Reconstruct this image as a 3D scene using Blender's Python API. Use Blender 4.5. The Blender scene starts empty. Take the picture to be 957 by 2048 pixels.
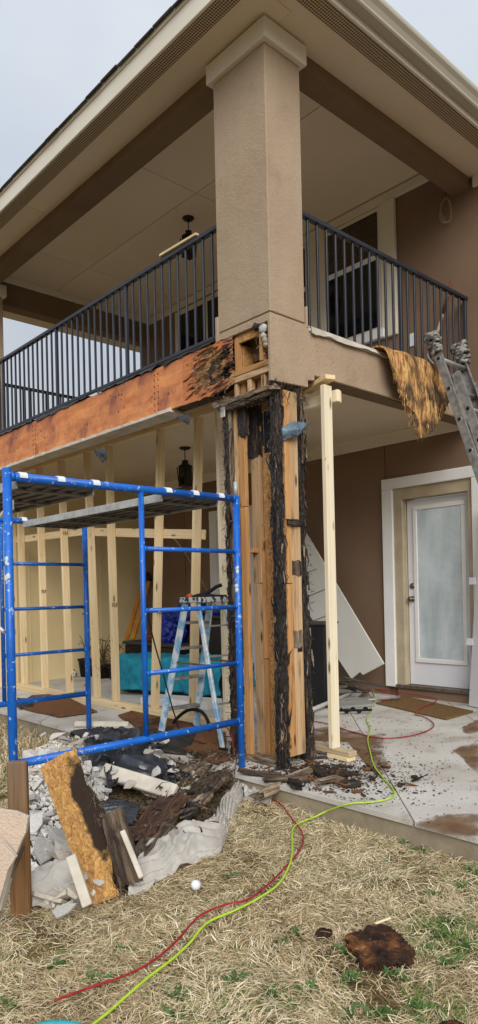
import bpy, bmesh, math, random
import numpy as np
from mathutils import Vector, Matrix, Euler, noise

random.seed(7)
SC = bpy.context.scene
COL = SC.collection

# ---------------------------------------------------------------- camera
cam_data = bpy.data.cameras.new('camera')
cam = bpy.data.objects.new('camera', cam_data)
COL.objects.link(cam)
cam_data.sensor_fit = 'VERTICAL'
cam_data.sensor_height = 24.0
cam_data.lens = 24.0 * 1388.0 / 2048.0
cam_data.shift_y = 160.0 / 2048.0
cam_data.clip_start = 0.05
cam_data.clip_end = 2000.0
yaw = math.radians(42.4)
vd = Vector((-math.cos(yaw), math.sin(yaw), 0))
cm = vd.to_track_quat('-Z', 'Y').to_matrix().to_4x4() @ Matrix.Rotation(-math.atan(.0223), 4, 'Z')
cm.translation = Vector((0, 0, 1.3))
cam.matrix_world = cm
SC.camera = cam

# ---------------------------------------------------------------- world: bright overcast
SUN_EL, SUN_DIR = 32.0, -34.0
world = bpy.data.worlds.new('World')
SC.world = world
world.use_nodes = True
wt = world.node_tree
wt.nodes.clear()
w_out = wt.nodes.new('ShaderNodeOutputWorld')
w_bg = wt.nodes.new('ShaderNodeBackground')
w_sky = wt.nodes.new('ShaderNodeTexSky')
w_sky.sky_type = 'NISHITA'
w_sky.sun_disc = False
w_sky.sun_elevation = math.radians(SUN_EL)
w_sky.dust_density = 3.0
w_sky.air_density = 1.0
w_tc = wt.nodes.new('ShaderNodeTexCoord')
w_map = wt.nodes.new('ShaderNodeMapping')
w_map.inputs['Scale'].default_value = (1.0, 1.0, 2.2)
w_noise = wt.nodes.new('ShaderNodeTexNoise')
w_noise.inputs['Scale'].default_value = 2.2
w_noise.inputs['Detail'].default_value = 5.0
w_ramp = wt.nodes.new('ShaderNodeValToRGB')
w_ramp.color_ramp.elements[0].position = .3
w_ramp.color_ramp.elements[0].color = (6.2, 7.0, 8.1, 1)
w_ramp.color_ramp.elements[1].position = .72
w_ramp.color_ramp.elements[1].color = (8.3, 8.6, 8.9, 1)
w_mix = wt.nodes.new('ShaderNodeMix')
w_mix.data_type = 'RGBA'
w_mix.inputs[0].default_value = .86
wt.links.new(w_tc.outputs['Generated'], w_map.inputs['Vector'])
wt.links.new(w_map.outputs[0], w_noise.inputs['Vector'])
wt.links.new(w_noise.outputs['Fac'], w_ramp.inputs[0])
wt.links.new(w_sky.outputs[0], w_mix.inputs[6])
wt.links.new(w_ramp.outputs[0], w_mix.inputs[7])
# an overcast sky is brighter overhead than at the horizon
w_sep = wt.nodes.new('ShaderNodeSeparateXYZ')
wt.links.new(w_tc.outputs['Generated'], w_sep.inputs[0])
w_el = wt.nodes.new('ShaderNodeMapRange')
w_el.inputs['From Min'].default_value = 0.0
w_el.inputs['From Max'].default_value = 1.0
w_el.inputs['To Min'].default_value = .6
w_el.inputs['To Max'].default_value = 1.5
wt.links.new(w_sep.outputs[2], w_el.inputs['Value'])
w_mul = wt.nodes.new('ShaderNodeMix')
w_mul.data_type = 'RGBA'
w_mul.blend_type = 'MULTIPLY'
w_mul.inputs[0].default_value = 1.0
wt.links.new(w_mix.outputs[2], w_mul.inputs[6])
wt.links.new(w_el.outputs[0], w_mul.inputs[7])
wt.links.new(w_mul.outputs[2], w_bg.inputs['Color'])
w_bg.inputs['Strength'].default_value = .050
wt.links.new(w_bg.outputs[0], w_out.inputs['Surface'])

# soft sun through cloud, from behind the photographer
sun_d = bpy.data.lights.new('sun', 'SUN')
sun_d.energy = 1.5
sun_d.angle = math.radians(40)
sun_d.color = (1.0, .97, .93)
sun = bpy.data.objects.new('sun', sun_d)
COL.objects.link(sun)
# direction the light travels
sun_from = Vector((math.cos(math.radians(SUN_DIR)) * math.cos(math.radians(SUN_EL)),
                   math.sin(math.radians(SUN_DIR)) * math.cos(math.radians(SUN_EL)),
                   math.sin(math.radians(SUN_EL))))
sun.rotation_euler = (-sun_from).to_track_quat('-Z', 'Y').to_euler()
w_sky.sun_rotation = math.atan2(sun_from.x, sun_from.y)

SC.view_settings.view_transform = 'Standard'
SC.view_settings.look = 'None'
SC.view_settings.gamma = 1.0
SC.view_settings.use_curve_mapping = False
SC.view_settings.exposure = 0.90
SC.cycles.max_bounces = 6
SC.cycles.diffuse_bounces = 4
SC.cycles.use_denoising = True

# ================================================================= helpers
WM = {}


def setp(o, label=None, cat=None, group=None, kind=None):
    if label: o['label'] = label
    if cat: o['category'] = cat
    if group: o['group'] = group
    if kind: o['kind'] = kind
    return o


def link(o, parent=None, world=None):
    world = world or Matrix.Identity(4)
    COL.objects.link(o)
    WM[o.name] = world
    if parent is not None:
        o.parent = parent
        o.matrix_basis = WM[parent.name].inverted() @ world
    else:
        o.matrix_basis = world
    return o


def thing(name, label, cat, loc=(0, 0, 0), group=None):
    o = bpy.data.objects.new(name, None)
    o.empty_display_size = .1
    link(o, None, Matrix.Translation(Vector(loc)))
    return setp(o, label, cat, group)


def mesh_of(name, V, F, mat, smooth=False):
    me = bpy.data.meshes.new(name)
    me.from_pydata([tuple(v) for v in V], [], [tuple(f) for f in F])
    if mat: me.materials.append(mat)
    if smooth:
        me.polygons.foreach_set('use_smooth', [True] * len(me.polygons))
    me.update()
    return me


def raw(name, V, F, mat, parent=None, smooth=False):
    """mesh given in world coordinates; its origin goes to its base centre"""
    A = np.array([tuple(v) for v in V], float)
    c = Vector(((A[:, 0].min() + A[:, 0].max()) / 2, (A[:, 1].min() + A[:, 1].max()) / 2, A[:, 2].min()))
    A = A - np.array(c)
    o = bpy.data.objects.new(name, mesh_of(name, A.tolist(), F, mat, smooth))
    return link(o, parent, Matrix.Translation(c))


def bm_obj(name, bm, mat, parent=None, world=None, smooth=False):
    me = bpy.data.meshes.new(name)
    bmesh.ops.recalc_face_normals(bm, faces=bm.faces[:])
    bm.to_mesh(me)
    bm.free()
    if mat: me.materials.append(mat)
    if smooth:
        me.polygons.foreach_set('use_smooth', [True] * len(me.polygons))
    o = bpy.data.objects.new(name, me)
    return link(o, parent, world)


BOXC = {}


def box_mesh(sx, sy, sz, bev, mat):
    key = (round(sx, 4), round(sy, 4), round(sz, 4), round(bev, 4), mat.name)
    if key in BOXC: return BOXC[key]
    bm = bmesh.new()
    bmesh.ops.create_cube(bm, size=1.0)
    for v in bm.verts:
        v.co = Vector((v.co.x * sx, v.co.y * sy, v.co.z * sz))
    if bev > 0:
        bmesh.ops.bevel(bm, geom=bm.edges[:], offset=min(bev, sx * .4, sy * .4, sz * .4), segments=1, affect='EDGES')
    me = bpy.data.meshes.new('box')
    bm.to_mesh(me)
    bm.free()
    me.materials.append(mat)
    BOXC[key] = me
    return me


def box(name, lo, hi, mat, parent=None, bev=.003):
    """axis aligned box from corner to corner"""
    lo, hi = Vector(lo), Vector(hi)
    s = hi - lo
    me = box_mesh(abs(s.x), abs(s.y), abs(s.z), bev, mat)
    o = bpy.data.objects.new(name, me)
    return link(o, parent, Matrix.Translation((lo + hi) / 2))


def frame_mat(p0, p1, side=None):
    p0, p1 = Vector(p0), Vector(p1)
    z = (p1 - p0).normalized()
    s = Vector(side) if side is not None else (Vector((1, 0, 0)) if abs(z.x) < .9 else Vector((0, 1, 0)))
    x = (s - z * s.dot(z)).normalized()
    y = z.cross(x)
    m = Matrix((x, y, z)).transposed().to_4x4()
    m.translation = (p0 + p1) / 2
    return m


def bar(name, p0, p1, w, t, mat, parent=None, side=None, bev=.003):
    """board from p0 to p1, w wide along `side`, t thick; local Z is the grain"""
    L = (Vector(p1) - Vector(p0)).length
    me = box_mesh(w, t, L, bev, mat)
    o = bpy.data.objects.new(name, me)
    return link(o, parent, frame_mat(p0, p1, side))


CYL = {}


def rod(name, p0, p1, r, mat, parent=None, n=14, r2=None):
    L = (Vector(p1) - Vector(p0)).length
    key = (round(L, 4), r, r2, n, mat.name)
    if key not in CYL:
        bm = bmesh.new()
        bmesh.ops.create_cone(bm, cap_ends=True, segments=n, radius1=r, radius2=r if r2 is None else r2, depth=L)
        for f in bm.faces: f.smooth = len(f.verts) == 4
        me = bpy.data.meshes.new('rod')
        bm.to_mesh(me)
        bm.free()
        me.materials.append(mat)
        CYL[key] = me
    o = bpy.data.objects.new(name, CYL[key])
    return link(o, parent, frame_mat(p0, p1))


def catmull(P, k=6):
    P = [Vector(p) for p in P]
    out = []
    for i in range(len(P) - 1):
        a = P[max(i - 1, 0)]; b = P[i]; c = P[i + 1]; d = P[min(i + 2, len(P) - 1)]
        for j in range(k):
            t = j / k
            out.append(.5 * ((2 * b) + (c - a) * t + (2 * a - 5 * b + 4 * c - d) * t * t + (3 * b - a - 3 * c + d) * t ** 3))
    out.append(P[-1])
    return out


def tube(name, pts, r, mat, parent=None, k=6, n=8):
    P = catmull(pts, k) if k > 1 else [Vector(p) for p in pts]
    V, F = [], []
    up = Vector((0, 0, 1))
    for i, p in enumerate(P):
        t = (P[min(i + 1, len(P) - 1)] - P[max(i - 1, 0)]).normalized()
        s = t.cross(up)
        if s.length < .05: s = t.cross(Vector((1, 0, 0)))
        s.normalize()
        q = s.cross(t)
        for j in range(n):
            a = 2 * math.pi * j / n
            V.append(p + r * (math.cos(a) * s + math.sin(a) * q))
        if i:
            for j in range(n):
                b = (i - 1) * n
                F.append((b + j, b + (j + 1) % n, b + n + (j + 1) % n, b + n + j))
    F.append(tuple(range(n - 1, -1, -1)))
    m = (len(P) - 1) * n
    F.append(tuple(range(m, m + n)))
    return raw(name, V, F, mat, parent, True)


def prism(name, poly, n_dir, th, mat, parent=None, bev=0):
    """flat polygon (world points) given a thickness along n_dir"""
    d = Vector(n_dir).normalized() * th
    P = [Vector(p) for p in poly]
    k = len(P)
    V = P + [p + d for p in P]
    F = [tuple(range(k - 1, -1, -1)), tuple(range(k, 2 * k))]
    F += [(i, (i + 1) % k, k + (i + 1) % k, k + i) for i in range(k)]
    bm = bmesh.new()
    A = np.array([tuple(v) for v in V])
    c = Vector(((A[:, 0].min() + A[:, 0].max()) / 2, (A[:, 1].min() + A[:, 1].max()) / 2, A[:, 2].min()))
    vs = [bm.verts.new(v - c) for v in V]
    for f in F: bm.faces.new([vs[i] for i in f])
    bmesh.ops.recalc_face_normals(bm, faces=bm.faces[:])
    if bev:
        bmesh.ops.bevel(bm, geom=bm.edges[:], offset=bev, segments=1, affect='EDGES')
    return bm_obj(name, bm, mat, parent, Matrix.Translation(c))


def nz(p, s=1.0, seed=0.0):
    return noise.noise(Vector((p[0] * s + seed * 7.3, p[1] * s + seed * 3.1, p[2] * s - seed * 5.7)))


def rough_bar(name, p0, p1, w, t, mat, parent=None, side=None, amp=.012, fs=18.0, nl=40, na=5, seed=0.0, rag=.05, stretch=.25, taper=None):
    """a rotten or torn length of timber: surface broken up along the grain, ragged ends"""
    M = frame_mat(p0, p1, side)
    L = (Vector(p1) - Vector(p0)).length
    ring = []
    for i in range(na): ring.append((-.5 + i / na, -.5))
    for i in range(na): ring.append((.5, -.5 + i / na))
    for i in range(na): ring.append((.5 - i / na, .5))
    for i in range(na): ring.append((-.5, .5 - i / na))
    m = len(ring)
    V, F = [], []
    for i in range(nl + 1):
        z = -L / 2 + L * i / nl
        tp = 1 if taper is None else taper(i / nl)
        for j, (a, b) in enumerate(ring):
            q = Vector((a * w * tp, b * t * tp, z))
            nrm = Vector((a, b, 0)).normalized()
            d = nz((q.x, q.y, q.z * stretch), fs, seed) * amp + nz((q.x, q.y, q.z * stretch), fs * 3, seed + 4) * amp * .6
            q = q + nrm * d
            if i in (0, nl): q.z += (1 if i else -1) * rag * nz((a * 3, b * 3, i), 2.0, seed)
            V.append(q)
        if i:
            for j in range(m):
                b0 = (i - 1) * m
                F.append((b0 + j, b0 + (j + 1) % m, b0 + m + (j + 1) % m, b0 + m + j))
    F.append(tuple(range(m - 1, -1, -1)))
    F.append(tuple(range(nl * m, nl * m + m)))
    o = bpy.data.objects.new(name, mesh_of(name, V, F, mat))
    return link(o, parent, M)


def slivers(name, gen, count, mat, parent=None, seed=1, lab=None):
    """torn wood fibres: count thin three-sided splinters from gen() -> (base, direction, length, width)"""
    rnd = random.Random(seed)
    V, F = [], []
    for _ in range(count):
        p, d, L, w = gen(rnd)
        p = Vector(p); d = Vector(d).normalized()
        s = d.orthogonal().normalized()
        s.rotate(Matrix.Rotation(rnd.random() * 6.28, 3, d))
        q = d.cross(s)
        mid = p + d * L * .55 + s * L * rnd.uniform(-.12, .12)
        tip = p + d * L + s * L * rnd.uniform(-.3, .3) + q * L * rnd.uniform(-.2, .2)
        b = len(V)
        V += [p - s * w, p + s * w, p + q * w, mid - s * w * .7, mid + s * w * .7, mid + q * w * .7, tip]
        F += [(b, b + 1, b + 4, b + 3), (b + 1, b + 2, b + 5, b + 4), (b + 2, b, b + 3, b + 5),
              (b + 3, b + 4, b + 6), (b + 4, b + 5, b + 6), (b + 5, b + 3, b + 6)]
    o = raw(name, V, F, mat, parent)
    o['kind'] = 'stuff'
    return o


def sheet(name, rows, mat, parent=None, nu=30, nv=24, amp=.02, fs=6.0, seed=0.0, th=.004, ridge=.5, zf=None, smooth=True, pleat=(0, 0)):
    """cloth or film: rows of points (each a list of world points) interpolated to a grid and crumpled"""
    R = [catmull(r, 8) for r in rows]

    def pick(poly, u):
        x = u * (len(poly) - 1)
        i = min(int(x), len(poly) - 2)
        return poly[i].lerp(poly[i + 1], x - i)
    V, F = [], []
    for i in range(nu + 1):
        cp = [pick(r, i / nu) for r in R]
        cc = catmull(cp, 8) if len(cp) > 1 else cp
        for j in range(nv + 1):
            p = pick(cc, j / nv)
            d = nz(p, fs, seed) * (1 - ridge) + (abs(nz(p, fs * 1.7, seed + 3)) * 2 - .5) * ridge
            d += .35 * nz(p, fs * 4, seed + 9)
            if pleat[0]:
                ph = j / nv * pleat[0] + 2.6 * nz(p, fs * .45, seed + 21) + .5 * nz(p, fs * 1.6, seed + 23)
                d += pleat[1] * (1 - abs(math.sin(ph * math.pi))) ** 1.6
            q = p + Vector((nz(p, fs, seed + 11) * .5, nz(p, fs, seed + 17) * .5, d)) * amp
            if zf is not None: q.z = max(q.z, zf(q.x, q.y) + .006)
            V.append(q)
    for i in range(nu):
        for j in range(nv):
            a = i * (nv + 1) + j
            F.append((a, a + 1, a + nv + 2, a + nv + 1))
    o = raw(name, V, F, mat, parent, smooth)
    if th:
        m = o.modifiers.new('thick', 'SOLIDIFY')
        m.thickness = th
    return o


def blob(name, c, s, mat, parent=None, sub=4, amp=.25, fs=3.0, seed=0.0, rot=(0, 0, 0), ridge=.6, flat=None, smooth=True):
    bm = bmesh.new()
    bmesh.ops.create_icosphere(bm, subdivisions=sub, radius=1.0)
    for v in bm.verts:
        n = v.co.normalized()
        d = nz(n, fs, seed) * (1 - ridge) + (1 - abs(nz(n, fs * 1.3, seed + 2)) * 3) * ridge * .6 + .3 * nz(n, fs * 3.2, seed + 5)
        v.co = n * (1 + amp * d)
        v.co = Vector((v.co.x * s[0], v.co.y * s[1], v.co.z * s[2]))
        if flat is not None and v.co.z < flat: v.co.z = flat
    M = Matrix.Translation(Vector(c)) @ Euler(rot).to_matrix().to_4x4()
    return bm_obj(name, bm, mat, parent, M, smooth)


def copy_tree(o, parent=None, world=None):
    c = o.copy()
    COL.objects.link(c)
    WM[c.name] = world if world is not None else WM[o.name]
    if parent is not None:
        c.parent = parent
    else:
        c.matrix_basis = world
    return c


# ================================================================= materials
def lin(h):
    h = h.lstrip('#')
    v = [int(h[i:i + 2], 16) / 255 for i in (0, 2, 4)]
    return tuple((x / 12.92 if x <= .04045 else ((x + .055) / 1.055) ** 2.4) for x in v) + (1,)


class NT:
    def __init__(s, name, rough=.8, metal=0.0, spec=.3):
        s.m = bpy.data.materials.new(name)
        s.m.use_nodes = True
        s.t = s.m.node_tree
        s.b = s.t.nodes['Principled BSDF']
        s.b.inputs['Roughness'].default_value = rough
        s.b.inputs['Metallic'].default_value = metal
        s.b.inputs['Specular IOR Level'].default_value = spec
        s._co = {}

    def n(s, ty, **kw):
        x = s.t.nodes.new(ty)
        for k, v in kw.items():
            if hasattr(x, k) and not k[0].isupper(): setattr(x, k, v)
            else: s.put(x, k.replace('_', ' '), v)
        return x

    def put(s, node, key, v):
        sock = node.inputs[key]
        if hasattr(v, 'is_output'): s.t.links.new(v, sock)
        else: sock.default_value = v

    def co(s, scale=(1, 1, 1), rot=(0, 0, 0), jitter=True):
        tc = s.n('ShaderNodeTexCoord')
        v = tc.outputs['Object']
        if jitter:
            oi = s.n('ShaderNodeObjectInfo')
            a = s.n('ShaderNodeVectorMath', operation='MULTIPLY_ADD')
            s.t.links.new(oi.outputs['Random'], a.inputs[0])
            a.inputs[1].default_value = (13.7, 7.9, 21.3)
            s.t.links.new(v, a.inputs[2])
            v = a.outputs[0]
        mp = s.n('ShaderNodeMapping')
        s.t.links.new(v, mp.inputs['Vector'])
        mp.inputs['Scale'].default_value = scale
        mp.inputs['Rotation'].default_value = rot
        return mp.outputs[0]

    def noise(s, vec, scale=5.0, detail=5.0, rough=.55, dist=0.0):
        x = s.n('ShaderNodeTexNoise')
        s.t.links.new(vec, x.inputs['Vector'])
        x.inputs['Scale'].default_value = scale
        x.inputs['Detail'].default_value = detail
        x.inputs['Roughness'].default_value = rough
        x.inputs['Distortion'].default_value = dist
        return x.outputs['Fac']

    def vor(s, vec, scale=5.0, feature='F1', out='Distance', rnd=1.0):
        x = s.n('ShaderNodeTexVoronoi', feature=feature)
        s.t.links.new(vec, x.inputs['Vector'])
        x.inputs['Scale'].default_value = scale
        x.inputs['Randomness'].default_value = rnd
        return x.outputs[out]

    def ramp(s, fac, stops, const=False):
        x = s.n('ShaderNodeValToRGB')
        s.t.links.new(fac, x.inputs[0])
        e = x.color_ramp.elements
        while len(e) < len(stops): e.new(.5)
        for el, (p, c) in zip(e, stops):
            el.position = p
            el.color = c if not isinstance(c, (int, float)) else (c, c, c, 1)
        if const: x.color_ramp.interpolation = 'CONSTANT'
        return x.outputs[0]

    def mix(s, fac, a, b, mode='MIX'):
        x = s.n('ShaderNodeMix', data_type='RGBA', blend_type=mode)
        for i, v in ((0, fac), (6, a), (7, b)):
            if hasattr(v, 'is_output'): s.t.links.new(v, x.inputs[i])
            else: x.inputs[i].default_value = v
        return x.outputs[2]

    def math(s, op, a, b=0.0):
        x = s.n('ShaderNodeMath', operation=op)
        for i, v in ((0, a), (1, b)):
            if hasattr(v, 'is_output'): s.t.links.new(v, x.inputs[i])
            else: x.inputs[i].default_value = v
        return x.outputs[0]

    def rnd(s):
        return s.n('ShaderNodeObjectInfo').outputs['Random']

    def color(s, c): s.put(s.b, 'Base Color', c); return s

    def bump(s, h, strength=.4, dist=.01):
        x = s.n('ShaderNodeBump')
        x.inputs['Strength'].default_value = strength
        x.inputs['Distance'].default_value = dist
        s.t.links.new(h, x.inputs['Height'])
        s.t.links.new(x.outputs[0], s.b.inputs['Normal'])
        return s


def m_plain(name, c1, c2, scale=4.0, rough=.8, bump=.2, bscale=60.0, bd=.004, metal=0.0, spec=.3, stretch=(1, 1, 1), lo=.35, hi=.7, vary=.0):
    t = NT(name, rough, metal, spec)
    v = t.co(stretch)
    c = t.mix(t.ramp(t.noise(v, scale), [(lo, 0), (hi, 1)]), lin(c1), lin(c2))
    if vary:
        k = t.ramp(t.rnd(), [(0, 1 - vary), (1, 1 + vary * .4)])
        c = t.mix(1.0, c, k, 'MULTIPLY')
    t.color(c)
    if bump: t.bump(t.noise(v, bscale, 4), bump, bd)
    return t.m


def m_stucco(name, c1, c2, bs=150.0, streak=True):
    t = NT(name, .92, 0, .15)
    v = t.co(jitter=False)
    c = t.mix(t.ramp(t.noise(v, 1.3, 6), [(.35, 0), (.68, 1)]), lin(c1), lin(c2))
    c = t.mix(t.ramp(t.noise(v, 4.5, 7, .65), [(.55, 0), (.72, .35)]), c, lin('#8f7a66'))
    if streak:
        st = t.ramp(t.noise(t.co((1.6, 1.6, .5), jitter=False), 2.0, 5), [(.4, .93), (.62, 1.03)])
        c = t.mix(.6, c, t.mix(1.0, c, st, 'MULTIPLY'))
    wv = t.n('ShaderNodeVectorMath', operation='MULTIPLY_ADD')
    nn = t.n('ShaderNodeTexNoise')
    t.t.links.new(v, nn.inputs['Vector'])
    nn.inputs['Scale'].default_value = 5.0
    t.t.links.new(nn.outputs['Color'], wv.inputs[0]); wv.inputs[1].default_value = (.25, .25, .25); t.t.links.new(v, wv.inputs[2])
    cr = t.ramp(t.vor(wv.outputs[0], 1.15, 'DISTANCE_TO_EDGE'), [(0, 1), (.006, 0)])
    c = t.mix(t.math('MULTIPLY', cr, .1), c, lin('#6b5848'))
    sp = t.ramp(t.noise(v, bs * 1.3, 2), [(.3, .82), (.62, 1.06)])
    c = t.mix(.8, c, t.mix(1.0, c, sp, 'MULTIPLY'))
    t.color(c)
    h = t.math('ADD', t.noise(v, bs, 3), t.math('MULTIPLY', t.noise(v, bs * .3, 3), .7))
    big = t.noise(v, 9, 4)
    t.bump(t.math('ADD', h, t.math('MULTIPLY', big, 1.2)), .65, .008)
    return t.m


def m_wood(name, light, dark, knot='#5a3a1c', ring=1.0, rough=.72, stain=None, grey=None):
    """sawn softwood, grain along local Z"""
    t = NT(name, rough, 0, .25)
    v = t.co((1, 1, 1))
    g = t.co((38, 38, 1.1))
    c = t.mix(t.ramp(t.noise(g, 1.6, 6, .6, .6), [(.34, 0), (.66, 1)]), lin(light), lin(dark))
    w = t.n('ShaderNodeTexWave', wave_type='BANDS', bands_direction='X')
    t.t.links.new(t.co((16, 9, .55)), w.inputs['Vector'])
    w.inputs['Scale'].default_value = 2.4
    w.inputs['Distortion'].default_value = 5.0
    w.inputs['Detail'].default_value = 2.0
    c = t.mix(t.math('MULTIPLY', t.ramp(w.outputs['Fac'], [(.45, 0), (1, 1)]), .4 * ring), c, lin(dark))
    kv = t.vor(t.co((11, 11, 2.9)), 1.0)
    kc = t.ramp(kv, [(.06, 1), (.12, .55), (.17, 0)])
    c = t.mix(t.math('MULTIPLY', kc, .85), c, lin(knot))
    sp_ = t.ramp(t.vor(t.co((30, 30, 7)), 1.0), [(.07, .8), (.11, 0)])
    c = t.mix(t.math('MULTIPLY', sp_, t.ramp(t.noise(t.co((4, 4, 1)), 1.3, 2), [(.5, 0), (.56, 1)])), c, lin(knot))
    if stain:
        c = t.mix(t.ramp(t.noise(t.co((9, 9, 1.6)), 1.5, 6), [(.55, 0), (.7, .85)]), c, lin(stain))
    if grey:
        c = t.mix(t.ramp(t.noise(t.co((3, 3, .8)), 1.9, 4), [(.45, 0), (.75, .7)]), c, lin(grey))
    k = t.ramp(t.rnd(), [(0, .86), (1, 1.06)])
    c = t.mix(1.0, c, k, 'MULTIPLY')
    t.color(c)
    t.bump(t.noise(g, 3.0, 4), .25, .002)
    return t.m


def m_osb(name, light='#cb9d64', dark='#a3774a', char=None, chars=2.0, charlo=.55, charhi=.68, attr=None):
    t = NT(name, .85, 0, .2)
    v1 = t.co((1, 1, 1), (0.3, .9, .5))
    d = t.noise(t.co(), 8.0, 3)
    va = t.n('ShaderNodeVectorMath', operation='MULTIPLY_ADD')
    t.t.links.new(d, va.inputs[0]); va.inputs[1].default_value = (.05, .05, .05); t.t.links.new(v1, va.inputs[2])
    sc = t.n('ShaderNodeMapping'); sc.inputs['Scale'].default_value = (95, 95, 24); t.t.links.new(va.outputs[0], sc.inputs['Vector'])
    sc2 = t.n('ShaderNodeMapping'); sc2.inputs['Scale'].default_value = (26, 100, 84); sc2.inputs['Rotation'].default_value = (.4, .2, 1.0); t.t.links.new(va.outputs[0], sc2.inputs['Vector'])
    a = t.vor(sc.outputs[0], 1.0, out='Color'); b = t.vor(sc2.outputs[0], 1.0, out='Color')
    ea = t.vor(sc.outputs[0], 1.0); eb = t.vor(sc2.outputs[0], 1.0)
    sel = t.ramp(t.noise(t.co(), 30, 2), [(.48, 0), (.52, 1)])
    cell = t.mix(sel, a, b)
    bw = t.n('ShaderNodeRGBToBW'); t.t.links.new(cell, bw.inputs[0])
    c = t.mix(t.ramp(bw.outputs[0], [(.2, 0), (.8, 1)]), lin(dark), lin(light))
    e = t.mix(sel, ea, eb)
    c = t.mix(t.ramp(e, [(.4, 0), (.95, .35)]), c, lin(dark))
    fib = t.noise(t.co((90, 90, 10), (.5, .3, 0)), 1.4, 5)
    c = t.mix(.7, c, t.mix(1.0, c, t.ramp(fib, [(.3, .7), (.65, 1.12)]), 'MULTIPLY'))
    if char:
        h = t.noise(t.co(), chars, 6, .6)
        if attr:
            an = t.n('ShaderNodeAttribute', attribute_name=attr)
            h = t.math('ADD', an.outputs['Fac'], t.math('MULTIPLY', t.math('SUBTRACT', h, .5), .9))
        cf = t.ramp(h, [(charlo, 0), (charhi, 1)])
        c = t.mix(cf, c, lin(char))
    t.color(c)
    t.bump(t.mix(.5, bw.outputs[0], t.noise(t.co(), 60, 4)), .5, .005)
    return t.m


def m_rot(name, stops, sc=(22, 22, 2.2), spec=.3, rough=.85, speck='#b9b2a6', sp=.72):
    """decayed wood: dark, fibrous, grain along local Z"""
    t = NT(name, rough, 0, spec)
    g = t.co(sc)
    f = t.noise(g, 1.5, 8, .65, .8)
    c = t.ramp(f, [(p, lin(h)) for p, h in stops])
    if speck:
        c = t.mix(t.ramp(t.noise(t.co((60, 60, 25)), 1.3, 3), [(sp, 0), (sp + .05, .8)]), c, lin(speck))
    t.color(c)
    t.bump(t.math('ADD', t.noise(g, 2.5, 6), t.noise(t.co((50, 50, 12)), 2.0, 4)), .9, .012)
    return t.m


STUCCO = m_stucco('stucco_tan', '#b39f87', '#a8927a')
STUCCO_LOW = m_stucco('stucco_low', '#b49f87', '#a8927a', 120)
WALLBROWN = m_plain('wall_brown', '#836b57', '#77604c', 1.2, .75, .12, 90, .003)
WALLTAN = m_plain('wall_tan', '#ecd8a8', '#e0ca97', 1.0, .85, .15, 70, .003)
CEIL = m_plain('ceiling_tan', '#e2d0b6', '#d9c6a9', .7, .8, .05, 50, .002)
SOFFIT = m_plain('soffit_tan', '#e2d2bb', '#d8c7ae', .8, .8, .05, 50, .002)
BEAMD = m_plain('beam_dark', '#7d6850', '#705b45', 1.5, .85, .2, 70, .003)
TRIM = m_plain('trim_cream', '#e2dac8', '#d9cfba', 2.0, .6, .08, 60, .002)
TRIMW = m_plain('trim_white', '#efeeeb', '#e4e2de', 2.0, .75, .35, 160, .003)
FASCIA = m_plain('fascia_cream', '#e4ded0', '#dbd3c2', 1.6, .5, .05, 40, .002)
DOORW = m_plain('door_white', '#ececf0', '#e3e4ea', 1.0, .42, .04, 30, .002, spec=.45)
JAMB = m_plain('jamb_cream', '#bfb196', '#a6967b', 3.0, .6, .08, 30, .002)
GUTTER = m_plain('gutter_beige', '#b9b3a2', '#aca590', 1.2, .42, .04, 20, .002, spec=.5)
SHINGLE = m_plain('shingle_dark', '#3b3a3a', '#565250', 9, .95, .6, 120, .006, vary=.3)
METALD = m_plain('rail_black', '#2b2f3a', '#20232b', 6, .42, .1, 80, .002, spec=.5)
IRON = m_plain('iron_dark', '#1e1712', '#2a2019', 8, .5, .1, 60, .002)
PINE = m_wood('pine_new', '#f3e0ba', '#dfc08c')
PINEP = m_wood('pine_pale', '#fbf1d9', '#efdcb4', ring=.5)
PINEG = m_wood('pine_grey', '#c9b696', '#a89272')
OLDW = m_wood('stud_orange', '#cf9f6a', '#ad7d4c', '#3b1c0a', stain='#74502e')
OLDT = m_wood('stud_tan', '#ceb08a', '#ab875e', '#2c1a0d', stain='#665040')
STAKE = m_wood('stake_brown', '#94704a', '#6d4b2c', '#2a190c', grey='#6d655a')
OSB = m_osb('osb')
OSBROT = m_osb('osb_rotten', '#c99a5c', '#96703f', '#2f241c', 17.0, .38, .6, 'char')
OSBDIRT = m_osb('osb_dirty', '#8a5f3e', '#5f3f2a', '#33251b', 2.4, .5, .66)
CHAR = m_rot('wood_black', [(.28, '#060505'), (.46, '#15110f'), (.56, '#2b211a'), (.66, '#5a4636'), (.8, '#8a745c')], rough=.6, spec=.5, sp=.72)
ROTB = m_rot('wood_rot_brown', [(.3, '#1a1512'), (.43, '#3a2f27'), (.57, '#665646'), (.75, '#948069')])
ROTG = m_rot('wood_rot_grey', [(.3, '#1d1814'), (.43, '#55473a'), (.56, '#8f7d68'), (.72, '#b8a68c')])
ROTR = m_rot('wood_rot_red', [(.3, '#1a1310'), (.45, '#3d2a20'), (.6, '#5f4433'), (.8, '#86634a')], sp=.78)


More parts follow.
